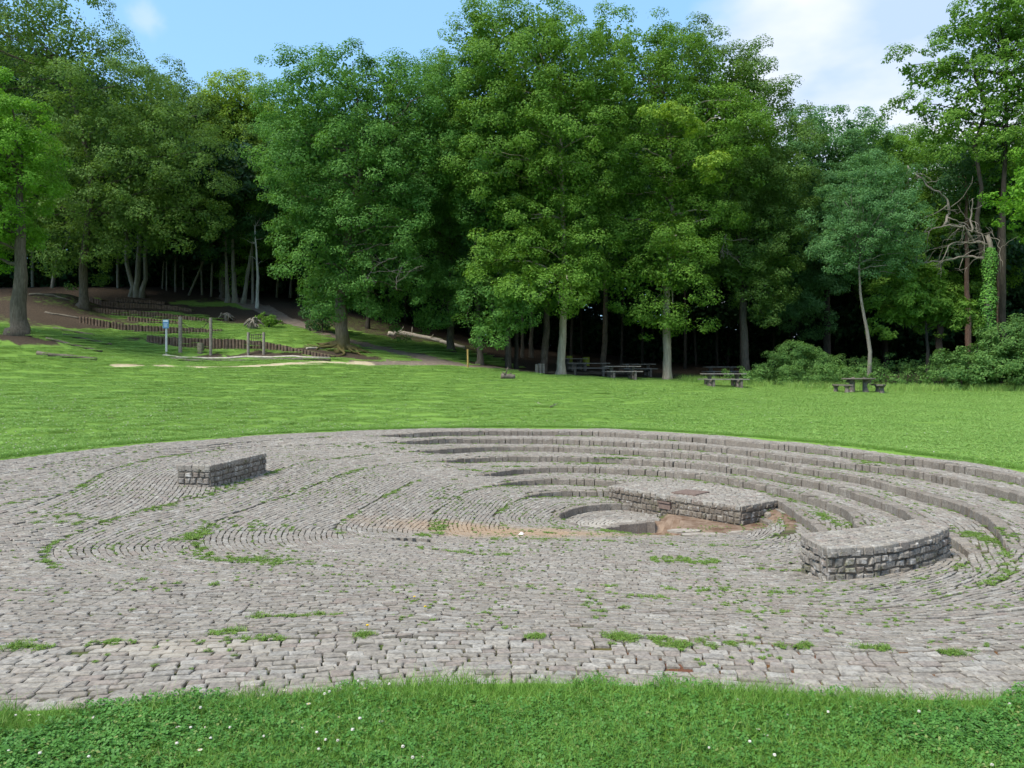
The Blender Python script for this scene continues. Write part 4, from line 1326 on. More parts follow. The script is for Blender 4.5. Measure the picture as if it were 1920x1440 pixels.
def crown(lobes, npad, perpad, leaf, pad=1.0, flat=0.42, hollow=0.62, top=0.12, front=0.25, tips=0.12, shape=0.62, fill=0.16):
    """leaf-sized faces gathered in lumps of lumps over the surface of several lobes. lobes: (N,6) centre + radii"""
    lobes = np.asarray(lobes, float)
    cN, rN = lobes[:, :3], lobes[:, 3:]
    area = (rN[:, 0] * rN[:, 2] + rN[:, 1] * rN[:, 2] + rN[:, 0] * rN[:, 1])
    pr = area / area.sum()
    nc = max(2, int(npad / 4.2))
    acc_c, acc_d, acc_r = [], [], []
    tries = 0
    while len(acc_c) < nc and tries < 60:
        tries += 1
        li = RNG.choice(len(lobes), nc, p=pr)
        d = sample_dirs(nc)
        d[:, 2] += top
        d[:, 1] -= front
        d /= np.linalg.norm(d, axis=1, keepdims=True)
        r = 0.93 - np.abs(RNG.normal(0, 0.17, nc))
        tip = RNG.random(nc) < tips
        r[tip] = RNG.uniform(0.95, 1.12, tip.sum())
        p = cN[li] + d * r[:, None] * rN[li]
        keep = np.ones(nc, bool)
        for j in range(len(lobes)):
            keep &= ~((np.linalg.norm((p - cN[j]) / rN[j], axis=1) < hollow) & (RNG.random(nc) > 0.08))
        cr = pad * 1.55 * RNG.uniform(0.65, 1.3, nc) * np.where(tip, 0.55, 1.0)
        for i in np.where(keep)[0]:
            if acc_c:
                q = np.array(acc_c)
                if (np.linalg.norm(q - p[i], axis=1) < 0.55 * (cr[i] + np.array(acc_r)) * max(0.35, 1 - tries / 45)).any():
                    continue
            acc_c.append(p[i]); acc_d.append(d[i]); acc_r.append(cr[i])
            if len(acc_c) >= nc: break
    C_ = np.array(acc_c); D_ = np.array(acc_d); R_ = np.array(acc_r)
    nsub = np.maximum(3, (9.5 * (R_ / (pad * 1.55)) ** 1.5)).astype(int)
    i1 = np.repeat(np.arange(len(C_)), nsub)
    A = D_ * 0.65 + np.array([0, 0, 0.55]); A /= np.linalg.norm(A, axis=1, keepdims=True)
    s_ = sample_dirs(len(i1)) + A[i1] * 0.75
    s_ /= np.linalg.norm(s_, axis=1, keepdims=True)
    sc = C_[i1] + s_ * R_[i1][:, None] * np.array([1, 1, 0.72]) * RNG.uniform(0.65, 1.08, (len(i1), 1))
    r2 = pad * 0.60 * RNG.uniform(0.6, 1.35, len(i1))
    k = np.maximum(5, perpad * 0.47 * (r2 / (pad * 0.60)) ** 1.7).astype(int)
    i2 = np.repeat(np.arange(len(i1)), k)
    n = len(i2)
    dr = sample_dirs(n) + s_[i2] * 0.55
    dr /= np.linalg.norm(dr, axis=1, keepdims=True)
    p = sc[i2] + dr * (r2[i2] * RNG.random(n) ** 0.38)[:, None] * np.array([1, 1, 0.66])
    ln = dr * 0.55 + s_[i2] * 0.35 + np.array([0, 0, 0.45]) + sample_dirs(n) * 0.50
    L = leaf * RNG.uniform(0.6, 1.25, n)
    nf = int(n * fill)
    if nf:
        li = RNG.choice(len(lobes), nf, p=pr)
        pf = cN[li] + sample_dirs(nf) * (RNG.random((nf, 1)) ** 0.5) * 0.85 * rN[li]
        p = np.concatenate([p, pf]); ln = np.concatenate([ln, sample_dirs(nf)]); L = np.concatenate([L, leaf * 1.7 * RNG.uniform(0.7, 1.2, nf)])
        n += nf
    ln /= np.linalg.norm(ln, axis=1, keepdims=True)
    t = np.cross(ln, sample_dirs(n)); t /= np.linalg.norm(t, axis=1, keepdims=True) + 1e-9
    w_ = np.cross(ln, t)
    W = L * shape
    v = np.stack([p - t * L[:, None] * 0.5, p + w_ * W[:, None] * 0.5 + t * L[:, None] * 0.08, p + t * L[:, None] * 0.5 - ln * L[:, None] * 0.12, p - w_ * W[:, None] * 0.5 + t * L[:, None] * 0.08], 1)
    q = np.arange(n * 4).reshape(-1, 4)
    return v.reshape(-1, 3), q, C_, R_


def bez(a, b, bend, n=7):
    a = np.asarray(a, float); b = np.asarray(b, float)
    m = (a + b) / 2 + bend
    u = np.linspace(0, 1, n)[:, None]
    p = (1 - u) ** 2 * a + 2 * u * (1 - u) * m + u * u * b
    L = np.linalg.norm(b - a)
    p[1:-1] += RNG.normal(0, 0.018 * L, (n - 2, 3))
    return p


def trunk_mesh(base, pts, r0, r1, limbs=None, roots=0.35, nside=14, lean=None):
    """trunk through pts (absolute) with flare at the base; limbs: list of (path, r0, r1)"""
    g = Geo()
    pts = np.asarray(pts, float)
    pts = resample(pts, max(0.6, np.linalg.norm(pts[-1] - pts[0]) / 22), False)
    hgt = pts[:, 2] - pts[0, 2]
    tot = hgt[-1]
    rad = r0 + (r1 - r0) * (hgt / tot) ** 0.85
    extra = np.array([[*(pts[0] + (pts[1] - pts[0]) * f)] for f in (0.0, 0.15, 0.4)])
    zb = extra[:, 2] - pts[0, 2]
    pts2 = np.concatenate([extra, pts[1:]])
    pts2[0, 2] -= 0.25
    rad2 = np.concatenate([[r0 * (1 + roots * 1.5), r0 * (1 + roots * 0.75), r0 * (1 + roots * 0.22)], rad[1:]])
    ph = RNG.uniform(0, 6.28, 3)
    def flare(th, n):
        out = np.ones((n, len(th)))
        for i, amp in enumerate((0.35, 0.25, 0.10)):
            out[i] += amp * roots * 2 * (np.sin(th * 5 + ph[0]) * 0.5 + np.sin(th * 3 + ph[1]) * 0.5)
        return out
    pts2[2:-1, :2] += RNG.normal(0, r0 * 0.10, (len(pts2) - 3, 2))
    g.tube(pts2 - base, rad2, nside, wob=0.04, flare=flare)
    for path, a_, b_ in (limbs or []):
        g.tube(np.asarray(path) - base, np.linspace(a_, b_, len(path)) , 6, wob=0.05)
    return g


def lobes_px(lst, d, depth=None):
    out = []
    for l in lst:
        cx, cy, rx, ry = l[:4]
        off = l[4] if len(l) > 4 else 0
        c = P(cx, cy, d + off)
        s_ = (d + off) / F
        dep = l[5] if len(l) > 5 else None
        out.append([*c, rx * s_, (0.85 * (rx + ry) / 2 * s_) if dep is None else dep, ry * s_])
    return np.array(out)


TREES = 0


def tree(name, label, cat, base_px, d, tw, lobes, leafkey, barkkey, npad, perpad, leaf, pad=1.0, trunk_top=None, nlimb=14, mid=None, roots=0.35, group=None, clones=(), **kw):
    """base_px: photo point of the foot; tw: trunk width in px; lobes in px; clones: further trunks (px at foot, px top, width) of a multi-stemmed tree"""
    bx, by = P(base_px[0], base_px[1], d)[:2]
    base = np.array([bx, by, gz(bx, by)])
    root = empty(name, base, label, cat, group)
    L = lobes_px(lobes, d)
    v, q, pc_, ps_ = crown(L, npad, perpad, leaf, pad, **kw)
    top = trunk_top if trunk_top is not None else (L[:, :3] * (L[:, 3:4])).sum(0) / L[:, 3].sum()
    if trunk_top is not None:
        top = P(trunk_top[0], trunk_top[1], d)
    path = [base]
    for m_ in (mid or []):
        path.append(P(m_[0], m_[1], d))
    path.append(top)
    if len(path) == 2:
        mp_ = (path[0] + path[1]) / 2 + np.array([RNG.normal(0, 0.15), RNG.normal(0, 0.15), 0])
        mp_[:2] = mp_[:2] * 0.5 + path[0][:2] * 0.5
        path = [path[0], mp_, path[1]]
    path = np.array(path)
    u = np.linspace(0, 1, 20)
    Lp = np.concatenate([[0], np.cumsum(np.linalg.norm(np.diff(path, axis=0), axis=1))]); Lp /= Lp[-1]
    fine = np.stack([np.interp(u, Lp, path[:, i]) for i in range(3)], 1)
    for _ in range(3):
        fine[1:-1] = 0.5 * fine[1:-1] + 0.25 * (fine[:-2] + fine[2:])
    r0 = tw / 2 / F * d
    limbs = []
    pick_ = RNG.choice(len(pc_), min(nlimb * 3, len(pc_)), replace=False)
    z0 = pc_[:, 2].min()
    for n_i, i in enumerate(pick_):
        tgt = pc_[i]
        zt = min(tgt[2] - 0.25 * np.linalg.norm(tgt[:2] - fine[-1][:2]), top[2])
        j = int(np.clip(np.searchsorted(fine[:, 2], zt), 7, 19))
        st = fine[j]
        tgt2 = st + (tgt - st) * 0.92
        rr = r0 * (0.42 if n_i < nlimb else 0.16) * (1 - 0.45 * j / 19)
        limbs.append((bez(st, tgt2, np.array([0, 0, 0.12 * np.linalg.norm(tgt - st)])), rr, 0.015))
    g = trunk_mesh(base, fine, r0, r0 * 0.3, limbs, roots)
    for (fx, fy, tx, ty, wpx) in clones:
        a_ = P(fx, fy, d); b_ = P(tx, ty, d)
        a_[2] = gz(a_[0], a_[1]) - 0.1
        pp_ = bez(a_, b_, np.array([0, 0, 0.0]), 9)
        rr = np.linspace(1, 0.55, 9) * wpx / 2 / F * d
        rr[0] *= 1.45; rr[1] *= 1.08
        g2 = Geo(); g2.tube(pp_ - base, rr, 10, wob=0.05)
        g2.build('stem', BARK[barkkey], root, smooth=True)
    g.build('trunk', BARK[barkkey], root, smooth=True)
    g = Geo(); g.add(v - base, q)
    g.build('crown', LEAF[leafkey], root)
    return root


QL = 1.0      # leaf amount
def NP(n): return int(n * QL)

# --- left side
tree('oak_tree', 'bright green oak with thick trunk at the left edge of the picture', 'tree', (35, 625), 38, 31,
     [(-60, 290, 140, 140), (5, 330, 75, 110), (-10, 215, 50, 65), (-80, 430, 120, 60), (25, 425, 40, 40), (62, 290, 30, 32)], 'bright', 'oak', NP(230), 325, 0.128, 0.85, trunk_top=(38, 330), mid=[(37, 500)])
tree('oak_tree', 'very tall dull green oak whose top leaves the frame at upper left', 'tree', (155, 552), 50, 17,
     [(60, 60, 130, 90), (140, 130, 110, 80), (190, 230, 140, 110), (70, 330, 150, 130), (250, 340, 120, 110), (330, 300, 80, 90), (180, 440, 140, 70), (-60, 150, 120, 200), (290, 430, 60, 60), (340, 400, 50, 40), (110, 490, 70, 35), (270, 200, 60, 60)], 'dull', 'oak', NP(640), 263, 0.152, 1.15, trunk_top=(120, 120), mid=[(157, 480), (175, 330)], nlimb=22, tips=0.18)
tree('oak_tree', 'dull green oak with three grey stems beside the top of the log terraces', 'tree', (256, 552), 58, 11,
     [(300, 200, 60, 70), (350, 260, 60, 70), (420, 350, 65, 60), (320, 340, 90, 90), (230, 300, 90, 110), (400, 290, 55, 60), (465, 340, 50, 70, 2), (410, 420, 50, 45, 2)], 'dull', 'grey', NP(400), 232, 0.168, 1.1, trunk_top=(300, 250), clones=[(246, 553, 235, 400, 9), (266, 553, 275, 400, 9)])
tree('tree', 'yellow-green rounded tree crown in the dip of the skyline', 'tree', (420, 560), 61, 14,
     [(440, 208, 60, 50), (490, 235, 42, 50), (400, 235, 38, 48), (440, 280, 70, 55)], 'yellow', 'oak', NP(260), 201, 0.192, 1.15, trunk_top=(440, 240))
tree('oak_tree', 'broad oak with a mossy thick flared trunk at the foot of the bank', 'tree', (640, 655), 45, 26,
     [(640, 180, 85, 70), (740, 200, 90, 75), (560, 200, 55, 75), (640, 300, 130, 100), (760, 320, 90, 100), (600, 400, 90, 70), (700, 420, 110, 80), (790, 250, 60, 90), (630, 500, 80, 50), (720, 520, 70, 45), (660, 560, 60, 28), (570, 300, 60, 80), (590, 560, 30, 35)], 'oak_b', 'mossy', NP(640), 271, 0.144, 1.05, trunk_top=(680, 300), mid=[(640, 560), (650, 450)], roots=0.75, nlimb=24)
tree('birch_tree', 'slender white-stemmed birch at the top of the bank', 'tree', (482, 570), 56, 7,
     [(480, 370, 45, 55, 1.5), (505, 450, 55, 50, 3), (450, 450, 45, 50, 3), (440, 350, 60, 60, 2), (520, 390, 50, 70, 2), (455, 520, 24, 22, 3)], 'oak', 'birch', NP(210), 186, 0.136, 0.95, trunk_top=(478, 425), mid=[(484, 520), (481, 480)], roots=0.1, nlimb=6)
for (fx, fy, tx, ty, wd, lb) in [(428, 562, 424, 500, 9, 'short pale stem on the left of the trunk cluster beside the birch'), (441, 562, 437, 470, 11, 'stout pale stem in the trunk cluster left of the birch'), (456, 566, 470, 480, 9, 'stem leaning right, just left of the birch'), (474, 567, 473, 470, 6, 'dark thin stem touching the birch')]:
    tree('tree', lb, 'tree', (fx, fy), 57.5, wd, [(tx, ty - 100, 38, 45), (tx + 15, ty - 60, 36, 34)], 'dark', 'grey', NP(50), 155, 0.160, 0.9, trunk_top=(tx + (tx - fx) * 0.6, ty - 60), mid=[(tx, ty)], group='trunks clustered beside the birch', nlimb=4)
# --- middle
tree('oak_tree', 'oak with low spreading sprays and a straight trunk right of the mossy oak', 'tree', (845, 658), 50, 15,
     [(840, 250, 70, 90), (870, 350, 80, 80), (800, 410, 70, 60), (850, 460, 70, 40), (830, 545, 62, 40, -2), (800, 590, 34, 22, -3), (880, 520, 40, 40), (810, 180, 50, 60)], 'oak_b', 'oak', NP(330), 255, 0.144, 1.0, trunk_top=(850, 320))
tree('oak_tree', 'thin dark-footed oak standing alone right of the yellow post', 'tree', (900, 685), 46, 12,
     [(900, 300, 70, 110), (920, 430, 70, 60), (880, 200, 60, 90), (905, 545, 55, 35, -1), (930, 610, 52, 38, -2.5), (960, 570, 60, 38, -3)], 'oak_b', 'oak', NP(270), 263, 0.136, 0.95, trunk_top=(890, 300), mid=[(898, 600), (893, 500)])
tree('oak_tree', 'very tall pale-trunked oak in front of the picnic tables', 'tree', (1051, 704), 45, 16,
     [(930, 90, 70, 70), (1000, 60, 55, 55), (960, 150, 100, 90), (1050, 140, 70, 80), (1020, 250, 120, 110), (930, 300, 80, 100), (1100, 250, 70, 90), (1050, 370, 90, 70), (985, 430, 90, 50), (1060, 470, 80, 45), (1000, 540, 80, 45, -2), (1090, 530, 60, 35, -1), (960, 480, 70, 40, -1), (1040, 70, 40, 50), (900, 60, 35, 45)], 'oak', 'pale', NP(680), 271, 0.144, 1.05, trunk_top=(1050, 200), mid=[(1052, 640), (1062, 540), (1055, 400)], nlimb=26, roots=0.5, tips=0.18)
tree('oak_tree', 'tall oak with a straight pale trunk between the picnic tables', 'tree', (1251, 713), 47, 17,
     [(1170, 110, 60, 75), (1130, 180, 70, 90), (1200, 200, 80, 90), (1250, 140, 60, 65), (1220, 300, 110, 100), (1320, 270, 100, 100), (1150, 380, 80, 70), (1250, 400, 100, 70), (1180, 460, 80, 45), (1170, 530, 62, 38, -1), (1265, 470, 70, 40, -2), (1255, 520, 62, 32, -2), (1240, 600, 62, 20, -1), (1130, 80, 32, 45)], 'oak', 'pale', NP(640), 271, 0.144, 1.05, trunk_top=(1250, 180), mid=[(1250, 620), (1249, 540), (1262, 400)], nlimb=24, roots=0.2, tips=0.18)
o_ = [o for o in S.objects if o.get('label', '').startswith('tall oak with a straight pale trunk')][0]
b_ = np.array(o_.location)
v, q, _, _ = crown(lobes_px([(1255, 215, 36, 12, -5), (1295, 232, 32, 12, -5), (1330, 310, 26, 14, -5), (1345, 330, 14, 12, -5)], 47), 34, 120, 0.17, 0.6)
g = Geo(); g.add(v - b_, q)
g.build('yellow_sprays', LEAF['yellow'], o_)['label'] = 'sprays of yellow-green leaves'  # small sprays in a yellower green than the main crown
tree('oak_tree', 'light green oak with ragged drooping side on the right of the central group', 'tree', (1400, 700), 50, 16,
     [(1300, 110, 55, 55), (1350, 170, 75, 75), (1400, 160, 45, 65), (1420, 240, 55, 80), (1350, 300, 100, 100), (1450, 330, 55, 90), (1440, 430, 60, 70), (1370, 420, 80, 60), (1410, 520, 60, 50, -1), (1350, 500, 60, 35), (1430, 580, 35, 35, -1), (1485, 420, 25, 60)], 'dull', 'oak', NP(600), 255, 0.144, 1.0, trunk_top=(1370, 230), mid=[(1395, 600)], nlimb=22, tips=0.2)
for (fx, fy, d, wd, tx, bk, lb) in [(953, 690, 48, 12, 950, 'oak', 'left stem of the close pair of trunks behind the lying log'), (968, 692, 48.5, 9, 968, 'dark', 'right stem of the close pair, wrapped in dark ivy'),
                                    (979, 676, 56, 7, 979, 'oak', 'thin trunk right behind the close pair of stems'), (996, 675, 57, 9, 995, 'oak', 'thin trunk between the close pair and the leaning trunk'),
                                    (1019, 688, 49, 15, 1030, 'oak', 'dark trunk leaning right behind the short cut posts'), (1131, 690, 55, 12, 1136, 'oak', 'dark trunk standing behind the picnic tables'),
                                    (689, 614, 55, 9, 690, 'dark', 'dark trunk at the wood edge right of the mossy oak'), (576, 590, 60, 8, 575, 'dark', 'dark trunk at the bend of the hill path')]:
    tree('tree', lb, 'tree', (fx, fy), d, wd, [(tx, 440, 60, 60), (tx + 10, 350, 60, 60)], 'dark', bk, NP(80), 186, 0.160, 1.0, trunk_top=(tx + 4, 380), mid=[((fx + tx) / 2 + 1, 600)], roots=0.15, nlimb=6)
# --- right side
tree('tree', 'dense dark blue-green round tree right of the central oaks', 'tree', (1550, 698), 56, 16,
     [(1540, 265, 60, 60), (1590, 290, 50, 60), (1500, 330, 50, 80), (1560, 370, 80, 90), (1620, 300, 35, 50), (1530, 480, 80, 70), (1500, 560, 60, 60)], 'blue', 'dark', NP(420), 248, 0.160, 1.0, trunk_top=(1555, 330))
tree('tree', 'young bluish tree with a thin crooked trunk behind the round picnic table', 'tree', (1629, 706), 45, 9,
     [(1610, 380, 55, 60), (1640, 430, 65, 60), (1590, 470, 55, 45), (1660, 360, 40, 50), (1680, 480, 35, 35), (1630, 340, 35, 40), (1570, 430, 40, 35)], 'blue', 'grey', NP(250), 232, 0.104, 0.75, trunk_top=(1612, 480), mid=[(1632, 660), (1622, 600), (1614, 560), (1611, 520)], roots=0.0, nlimb=18, tips=0.25)
tree('maple_tree', 'tall open maple at the upper right corner with sky showing through', 'tree', (1880, 705), 47, 15,
     [(1850, 60, 60, 60), (1900, 40, 80, 90), (1780, 130, 65, 26), (1730, 155, 45, 17), (1820, 170, 60, 50), (1900, 180, 80, 60), (1780, 215, 55, 30), (1720, 205, 40, 13), (1840, 260, 80, 45), (1760, 250, 45, 22), (1920, 280, 70, 60), (1790, 60, 30, 25), (1700, 130, 25, 12), (1960, 120, 60, 140)], 'oak', 'dark', NP(360), 201, 0.160, 0.85, trunk_top=(1888, 110), mid=[(1880, 400), (1886, 250)], nlimb=26, tips=0.30, hollow=0.4, clones=[(1850, 500, 1826, 140, 10)])
tree('tree', 'leafy mid-green tree below the open maple near the right edge', 'tree', (1760, 700), 56, 14,
     [(1690, 330, 60, 60), (1770, 330, 80, 60), (1850, 350, 80, 70), (1720, 420, 70, 70), (1800, 440, 80, 70), (1900, 440, 60, 80), (1700, 520, 70, 60), (1780, 560, 70, 50), (1930, 340, 50, 60)], 'oak', 'dark', NP(430), 232, 0.160, 1.05, trunk_top=(1760, 380))
tree('tree', 'yellow-green treetop peeking above the right-hand wood', 'tree', (1660, 700), 66, 12,
     [(1640, 300, 45, 50), (1670, 330, 50, 50), (1700, 290, 45, 32)], 'oak', 'dark', NP(110), 201, 0.192, 1.1, trunk_top=(1660, 320))
tree('chestnut_tree', 'low chestnut with large drooping leaves right of the crooked young tree', 'tree', (1740, 704), 47, 9,
     [(1720, 560, 65, 35), (1690, 590, 45, 28), (1760, 590, 50, 30), (1740, 540, 40, 25), (1700, 530, 30, 18)], 'oak', 'dark', NP(90), 186, 0.272, 0.75, trunk_top=(1735, 570), shape=0.38, roots=0.0)
tree('oak_tree', 'bright green leafy branches reaching in at the right edge', 'tree', (2010, 700), 40, 16,
     [(1910, 375, 32, 50), (1960, 360, 60, 80), (1925, 330, 25, 30), (2010, 300, 70, 100)], 'bright', 'oak', NP(110), 217, 0.144, 0.75, trunk_top=(2010, 330))
tree('shrub', 'large dense shrub filling the right edge above the meadow', 'shrub', (1880, 716), 44.5, 10,
     [(1860, 682, 45, 28), (1915, 655, 42, 42), (1800, 696, 32, 18), (1930, 680, 50, 40)], 'bush', 'dark', NP(260), 232, 0.136, 0.8, trunk_top=(1880, 640), roots=0.0)
tree('pine_tree', 'reddish-barked pine trunk behind the dead branches', 'tree', (1817, 700), 52, 13,
     [(1820, 330, 60, 50), (1850, 290, 50, 40)], 'dark', 'pine', NP(90), 170, 0.160, 1.0, trunk_top=(1812, 330), roots=0.05, nlimb=5)
tree('pine_tree', 'second reddish trunk, half hidden right of the ivy-clad one', 'tree', (1874, 700), 52, 10,
     [(1880, 330, 50, 50)], 'dark', 'pine', NP(50), 170, 0.160, 1.0, trunk_top=(1874, 350), roots=0.05, nlimb=4)

# dead tree wrapped in ivy, with bare branches
d = 45.6
bx, by = P(1853, 700, d)[:2]
base = np.array([bx, by, gz(bx, by)])
root = empty('dead_tree', base, 'dead tree with bare twisted branches and its trunk wrapped in bright ivy', 'tree')
g = Geo()
trk = resample(np.array([base, P(1852, 600, d), P(1855, 500, d), P(1858, 462, d), P(1851, 440, d)]), 0.5, False)
g.tube(trk - base, np.linspace(0.34, 0.12, len(trk)), 10, wob=0.05)


def dead_branch(g, pxs, r0, r1, tw=6, off=0.0):
    pts = np.array([P(px, py, d + off + 0.4 * math.sin(i * 1.3)) for i, (px, py) in enumerate(pxs)])
    fine = resample(pts, 0.25, False)
    fine[1:-1] += RNG.normal(0, 0.04, (len(fine) - 2, 3))
    g.tube(fine - base, np.linspace(r0, r1, len(fine)), 6, wob=0.06)
    for _ in range(tw):
        i = RNG.integers(len(fine) // 4, len(fine))
        a = fine[i]
        dv = np.array([RNG.normal(0, 1), RNG.normal(0, 0.6), RNG.normal(-0.25, 0.9)]); dv /= np.linalg.norm(dv)
        L = RNG.uniform(0.5, 1.7)
        tw_ = bez(a, a + dv * L, RNG.normal(0, 0.2, 3), 6)
        g.tube(tw_ - base, np.linspace(r1 * 1.2, 0.008, 6), 5)
        for __ in range(2):
            j = RNG.integers(2, 6)
            dv2 = dv + RNG.normal(0, 0.7, 3); dv2 /= np.linalg.norm(dv2)
            g.tube(bez(tw_[j], tw_[j] + dv2 * L * 0.45, RNG.normal(0, 0.08, 3), 5) - base, np.linspace(0.014, 0.005, 5), 4)


for pxs, a_, b_, n_ in [([(1849, 486), (1810, 480), (1770, 489), (1740, 492), (1719, 489)], 0.085, 0.03, 8), ([(1851, 460), (1825, 450), (1808, 428), (1775, 423), (1750, 428), (1732, 436)], 0.10, 0.03, 9),
                        ([(1770, 423), (1779, 400), (1774, 372), (1745, 352), (1722, 332), (1702, 310)], 0.085, 0.02, 9), ([(1840, 455), (1800, 455), (1783, 455), (1770, 480), (1755, 500)], 0.06, 0.02, 6),
                        ([(1776, 385), (1760, 398), (1743, 404)], 0.045, 0.015, 3), ([(1778, 408), (1810, 420), (1835, 432), (1848, 447), (1845, 480)], 0.045, 0.015, 7), ([(1822, 436), (1820, 400), (1823, 372)], 0.07, 0.02, 6), ([(1858, 446), (1872, 448), (1873, 470), (1880, 500)], 0.04, 0.012, 4)]:
    dead_branch(g, pxs, a_, b_, n_)
g.build('trunk', BARK['dead'], root, smooth=True)
n = 5200
u = RNG.random(n) ** 0.9
hh = base[2] + u * (P(1855, 465, d)[2] - base[2])
cx_ = np.interp(hh, trk[:, 2], trk[:, 0]); cy_ = np.interp(hh, trk[:, 2], trk[:, 1])
rad_ = 0.50 - 0.22 * u + RNG.normal(0, 0.06, n) + 0.08 * np.sin(u * 23)
th = RNG.uniform(0, 2 * np.pi, n)
p = np.stack([cx_ + rad_ * np.cos(th), cy_ + rad_ * np.sin(th), hh], 1)
ln = np.stack([np.cos(th), np.sin(th), np.full(n, 0.6)], 1) + sample_dirs(n) * 0.5
ln /= np.linalg.norm(ln, axis=1, keepdims=True)
t1 = np.cross(ln, sample_dirs(n)); t1 /= np.linalg.norm(t1, axis=1, keepdims=True)
s1 = np.cross(ln, t1); Lf = RNG.uniform(0.08, 0.15, n)[:, None]
v = np.stack([p - t1 * Lf * .5, p + s1 * Lf * .42, p + t1 * Lf * .5, p - s1 * Lf * .42], 1).reshape(-1, 3)
g = Geo(); g.add(v - base, np.arange(n * 4).reshape(-1, 4))
g.build('ivy', LEAF['ivy'], root)

# dead branches that hang in the shade under the central oaks
for (pxs, dd_, lb) in [([(770, 480), (752, 505), (742, 520), (745, 545)], 43.5, 'bare grey branch drooping under the mossy oak'), ([(745, 482), (715, 492), (700, 505), (690, 525)], 43.5, 'bare twiggy branch left of the drooping one under the mossy oak'),
                       ([(1362, 440), (1357, 458), (1350, 475)], 46.5, 'small bare dead branch on the ragged oak at right')]:
    d = dd_
    b0 = P(*pxs[0], d)
    base = b0
    g = Geo()
    dead_branch(g, pxs, 0.05, 0.02, 7)
    o = g.build('dead_branch', BARK['dead'], loc=tuple(base), smooth=True)
    tag(o, lb, 'branch', 'bare dead branches')

# --- bushes
def bush(name, label, base_px, d, lobes, leafkey, npad, perpad, leaf, pad=0.5, group=None, **kw):
    return tree(name, label, 'shrub', base_px, d, 3, lobes, leafkey, 'dark', NP(npad), perpad, leaf, pad, roots=0.0, nlimb=5, group=group, **kw)


bush('bush', 'light green wide bush between the plank picnic table and the round one', (1500, 715), 46.5, [(1490, 684, 44, 32), (1525, 692, 42, 24), (1455, 702, 38, 16), (1552, 706, 32, 12), (1500, 664, 24, 14), (1425, 708, 18, 9)], 'bush', 260, 150, 0.10, 0.55)
bush('bush', 'small dark bush beside the right-hand uprooted stump', (503, 612), 48.5, [(503, 605, 16, 10), (515, 603, 8, 8)], 'oak', 26, 70, 0.10, 0.35)
bush('bush', 'dark bush left of the mossy oak trunk', (605, 612), 49, [(605, 585, 24, 26), (620, 565, 22, 24), (590, 570, 14, 16)], 'dark', 70, 120, 0.14, 0.6)

# ------------------------------------------------------------------ undergrowth along the right-hand wood edge, and the wood behind
lob = []
for px in range(1400, 2080, 26):
    lob.append((px, 712 + RNG.uniform(-4, 6), 24, 14 + RNG.uniform(-3, 8), RNG.uniform(-0.6, 1.2)))
for px in range(1580, 2060, 30):
    lob.append((px, 690 + RNG.uniform(-6, 6), 24, 20, 3))
v, q, _, _ = crown(lobes_px(lob, 45), NP(420), 90, 0.10, 0.45)
g = Geo(); g.add(v, q)
tag(g.build('undergrowth', LEAF['bush']), 'nettles and low leafy undergrowth along the right-hand wood edge', kind='stuff')

# taller pale grass where the meadow meets the right-hand wood
n = 15000
bx = RNG.uniform(9.5, 32, n)
by = np.interp(bx, [9, 12, 16, 20, 32], [45.8, 45.6, 44.2, 43.8, 43.6]) + RNG.normal(0, 0.55, n)
clump = vnoise(bx, by, 0.9)
ok_ = clump > 0.35
bx, by, clump = bx[ok_], by[ok_], clump[ok_]
g = Geo()
v, q = blades(len(bx), 0, 0.12, 0.50, 0.012, 0.022, 0.5, (bx, by, ground(bx, by)))
g.add(v, q)
tag(g.build('tall_grass', M['meadow']), 'fringe of taller pale grass along the right-hand wood edge', kind='stuff')


def leaf_pads(c, r, per, leaf, flat=0.5, nrm=None):
    """loose round pads of leaves at the centres c"""
    idx = np.repeat(np.arange(len(c)), per)
    n = len(idx)
    p = c[idx] + sample_dirs(n) * (r[idx] * RNG.random(n) ** 0.45)[:, None] * np.array([1, 1, flat])
    ln = sample_dirs(n) + np.array([0, -0.2, 0.5]); ln /= np.linalg.norm(ln, axis=1, keepdims=True)
    t = np.cross(ln, sample_dirs(n)); t /= np.linalg.norm(t, axis=1, keepdims=True) + 1e-9
    w_ = np.cross(ln, t); L = (leaf * RNG.uniform(0.6, 1.3, n))[:, None]
    v = np.stack([p - t * L * 0.5, p + w_ * L * 0.32, p + t * L * 0.5, p - w_ * L * 0.32], 1)
    return v.reshape(-1, 3), np.arange(n * 4).reshape(-1, 4)


sky_px = [(-400, 0), (0, 60), (150, 110), (250, 190), (350, 240), (450, 260), (520, 240), (600, 200), (700, 210), (800, 210), (900, 180), (1000, 150), (1100, 150), (1200, 170), (1300, 200), (1400, 250), (1500, 310), (1600, 320), (1700, 345), (1800, 345), (1950, 345), (2400, 320)]
sx, sy = zip(*sky_px)
g = Geo()
n = int(7400 * max(QL, 0.6))
px = RNG.uniform(-330, 2250, n); dd_ = RNG.choice([64.0, 72.0, 84.0], n) + RNG.normal(0, 2.0, n)
xw, yw = (px - CX) / F * dd_, dd_
zt = H + (HOR - np.interp(px, sx, sy)) / F * dd_
zb = ground(xw, yw)
u = RNG.random(n) ** 1.25
u = np.where(dd_ < 69, 0.20 + 0.80 * u, u)
zc = zb + (zt - 1.5 - zb) * u + 0.3
v, q = leaf_pads(np.stack([xw, yw, zc], 1), RNG.uniform(1.2, 2.3, n), 90, 0.46)
g.add(v, q)
n = int(1500 * max(QL, 0.6))                        # unseen roof of leaves, added to darken the wood floor
xw = RNG.uniform(-62, 62, n); yw = RNG.uniform(53, 96, n)
zc = ground(xw, yw) + RNG.uniform(8.0, 12.0, n)
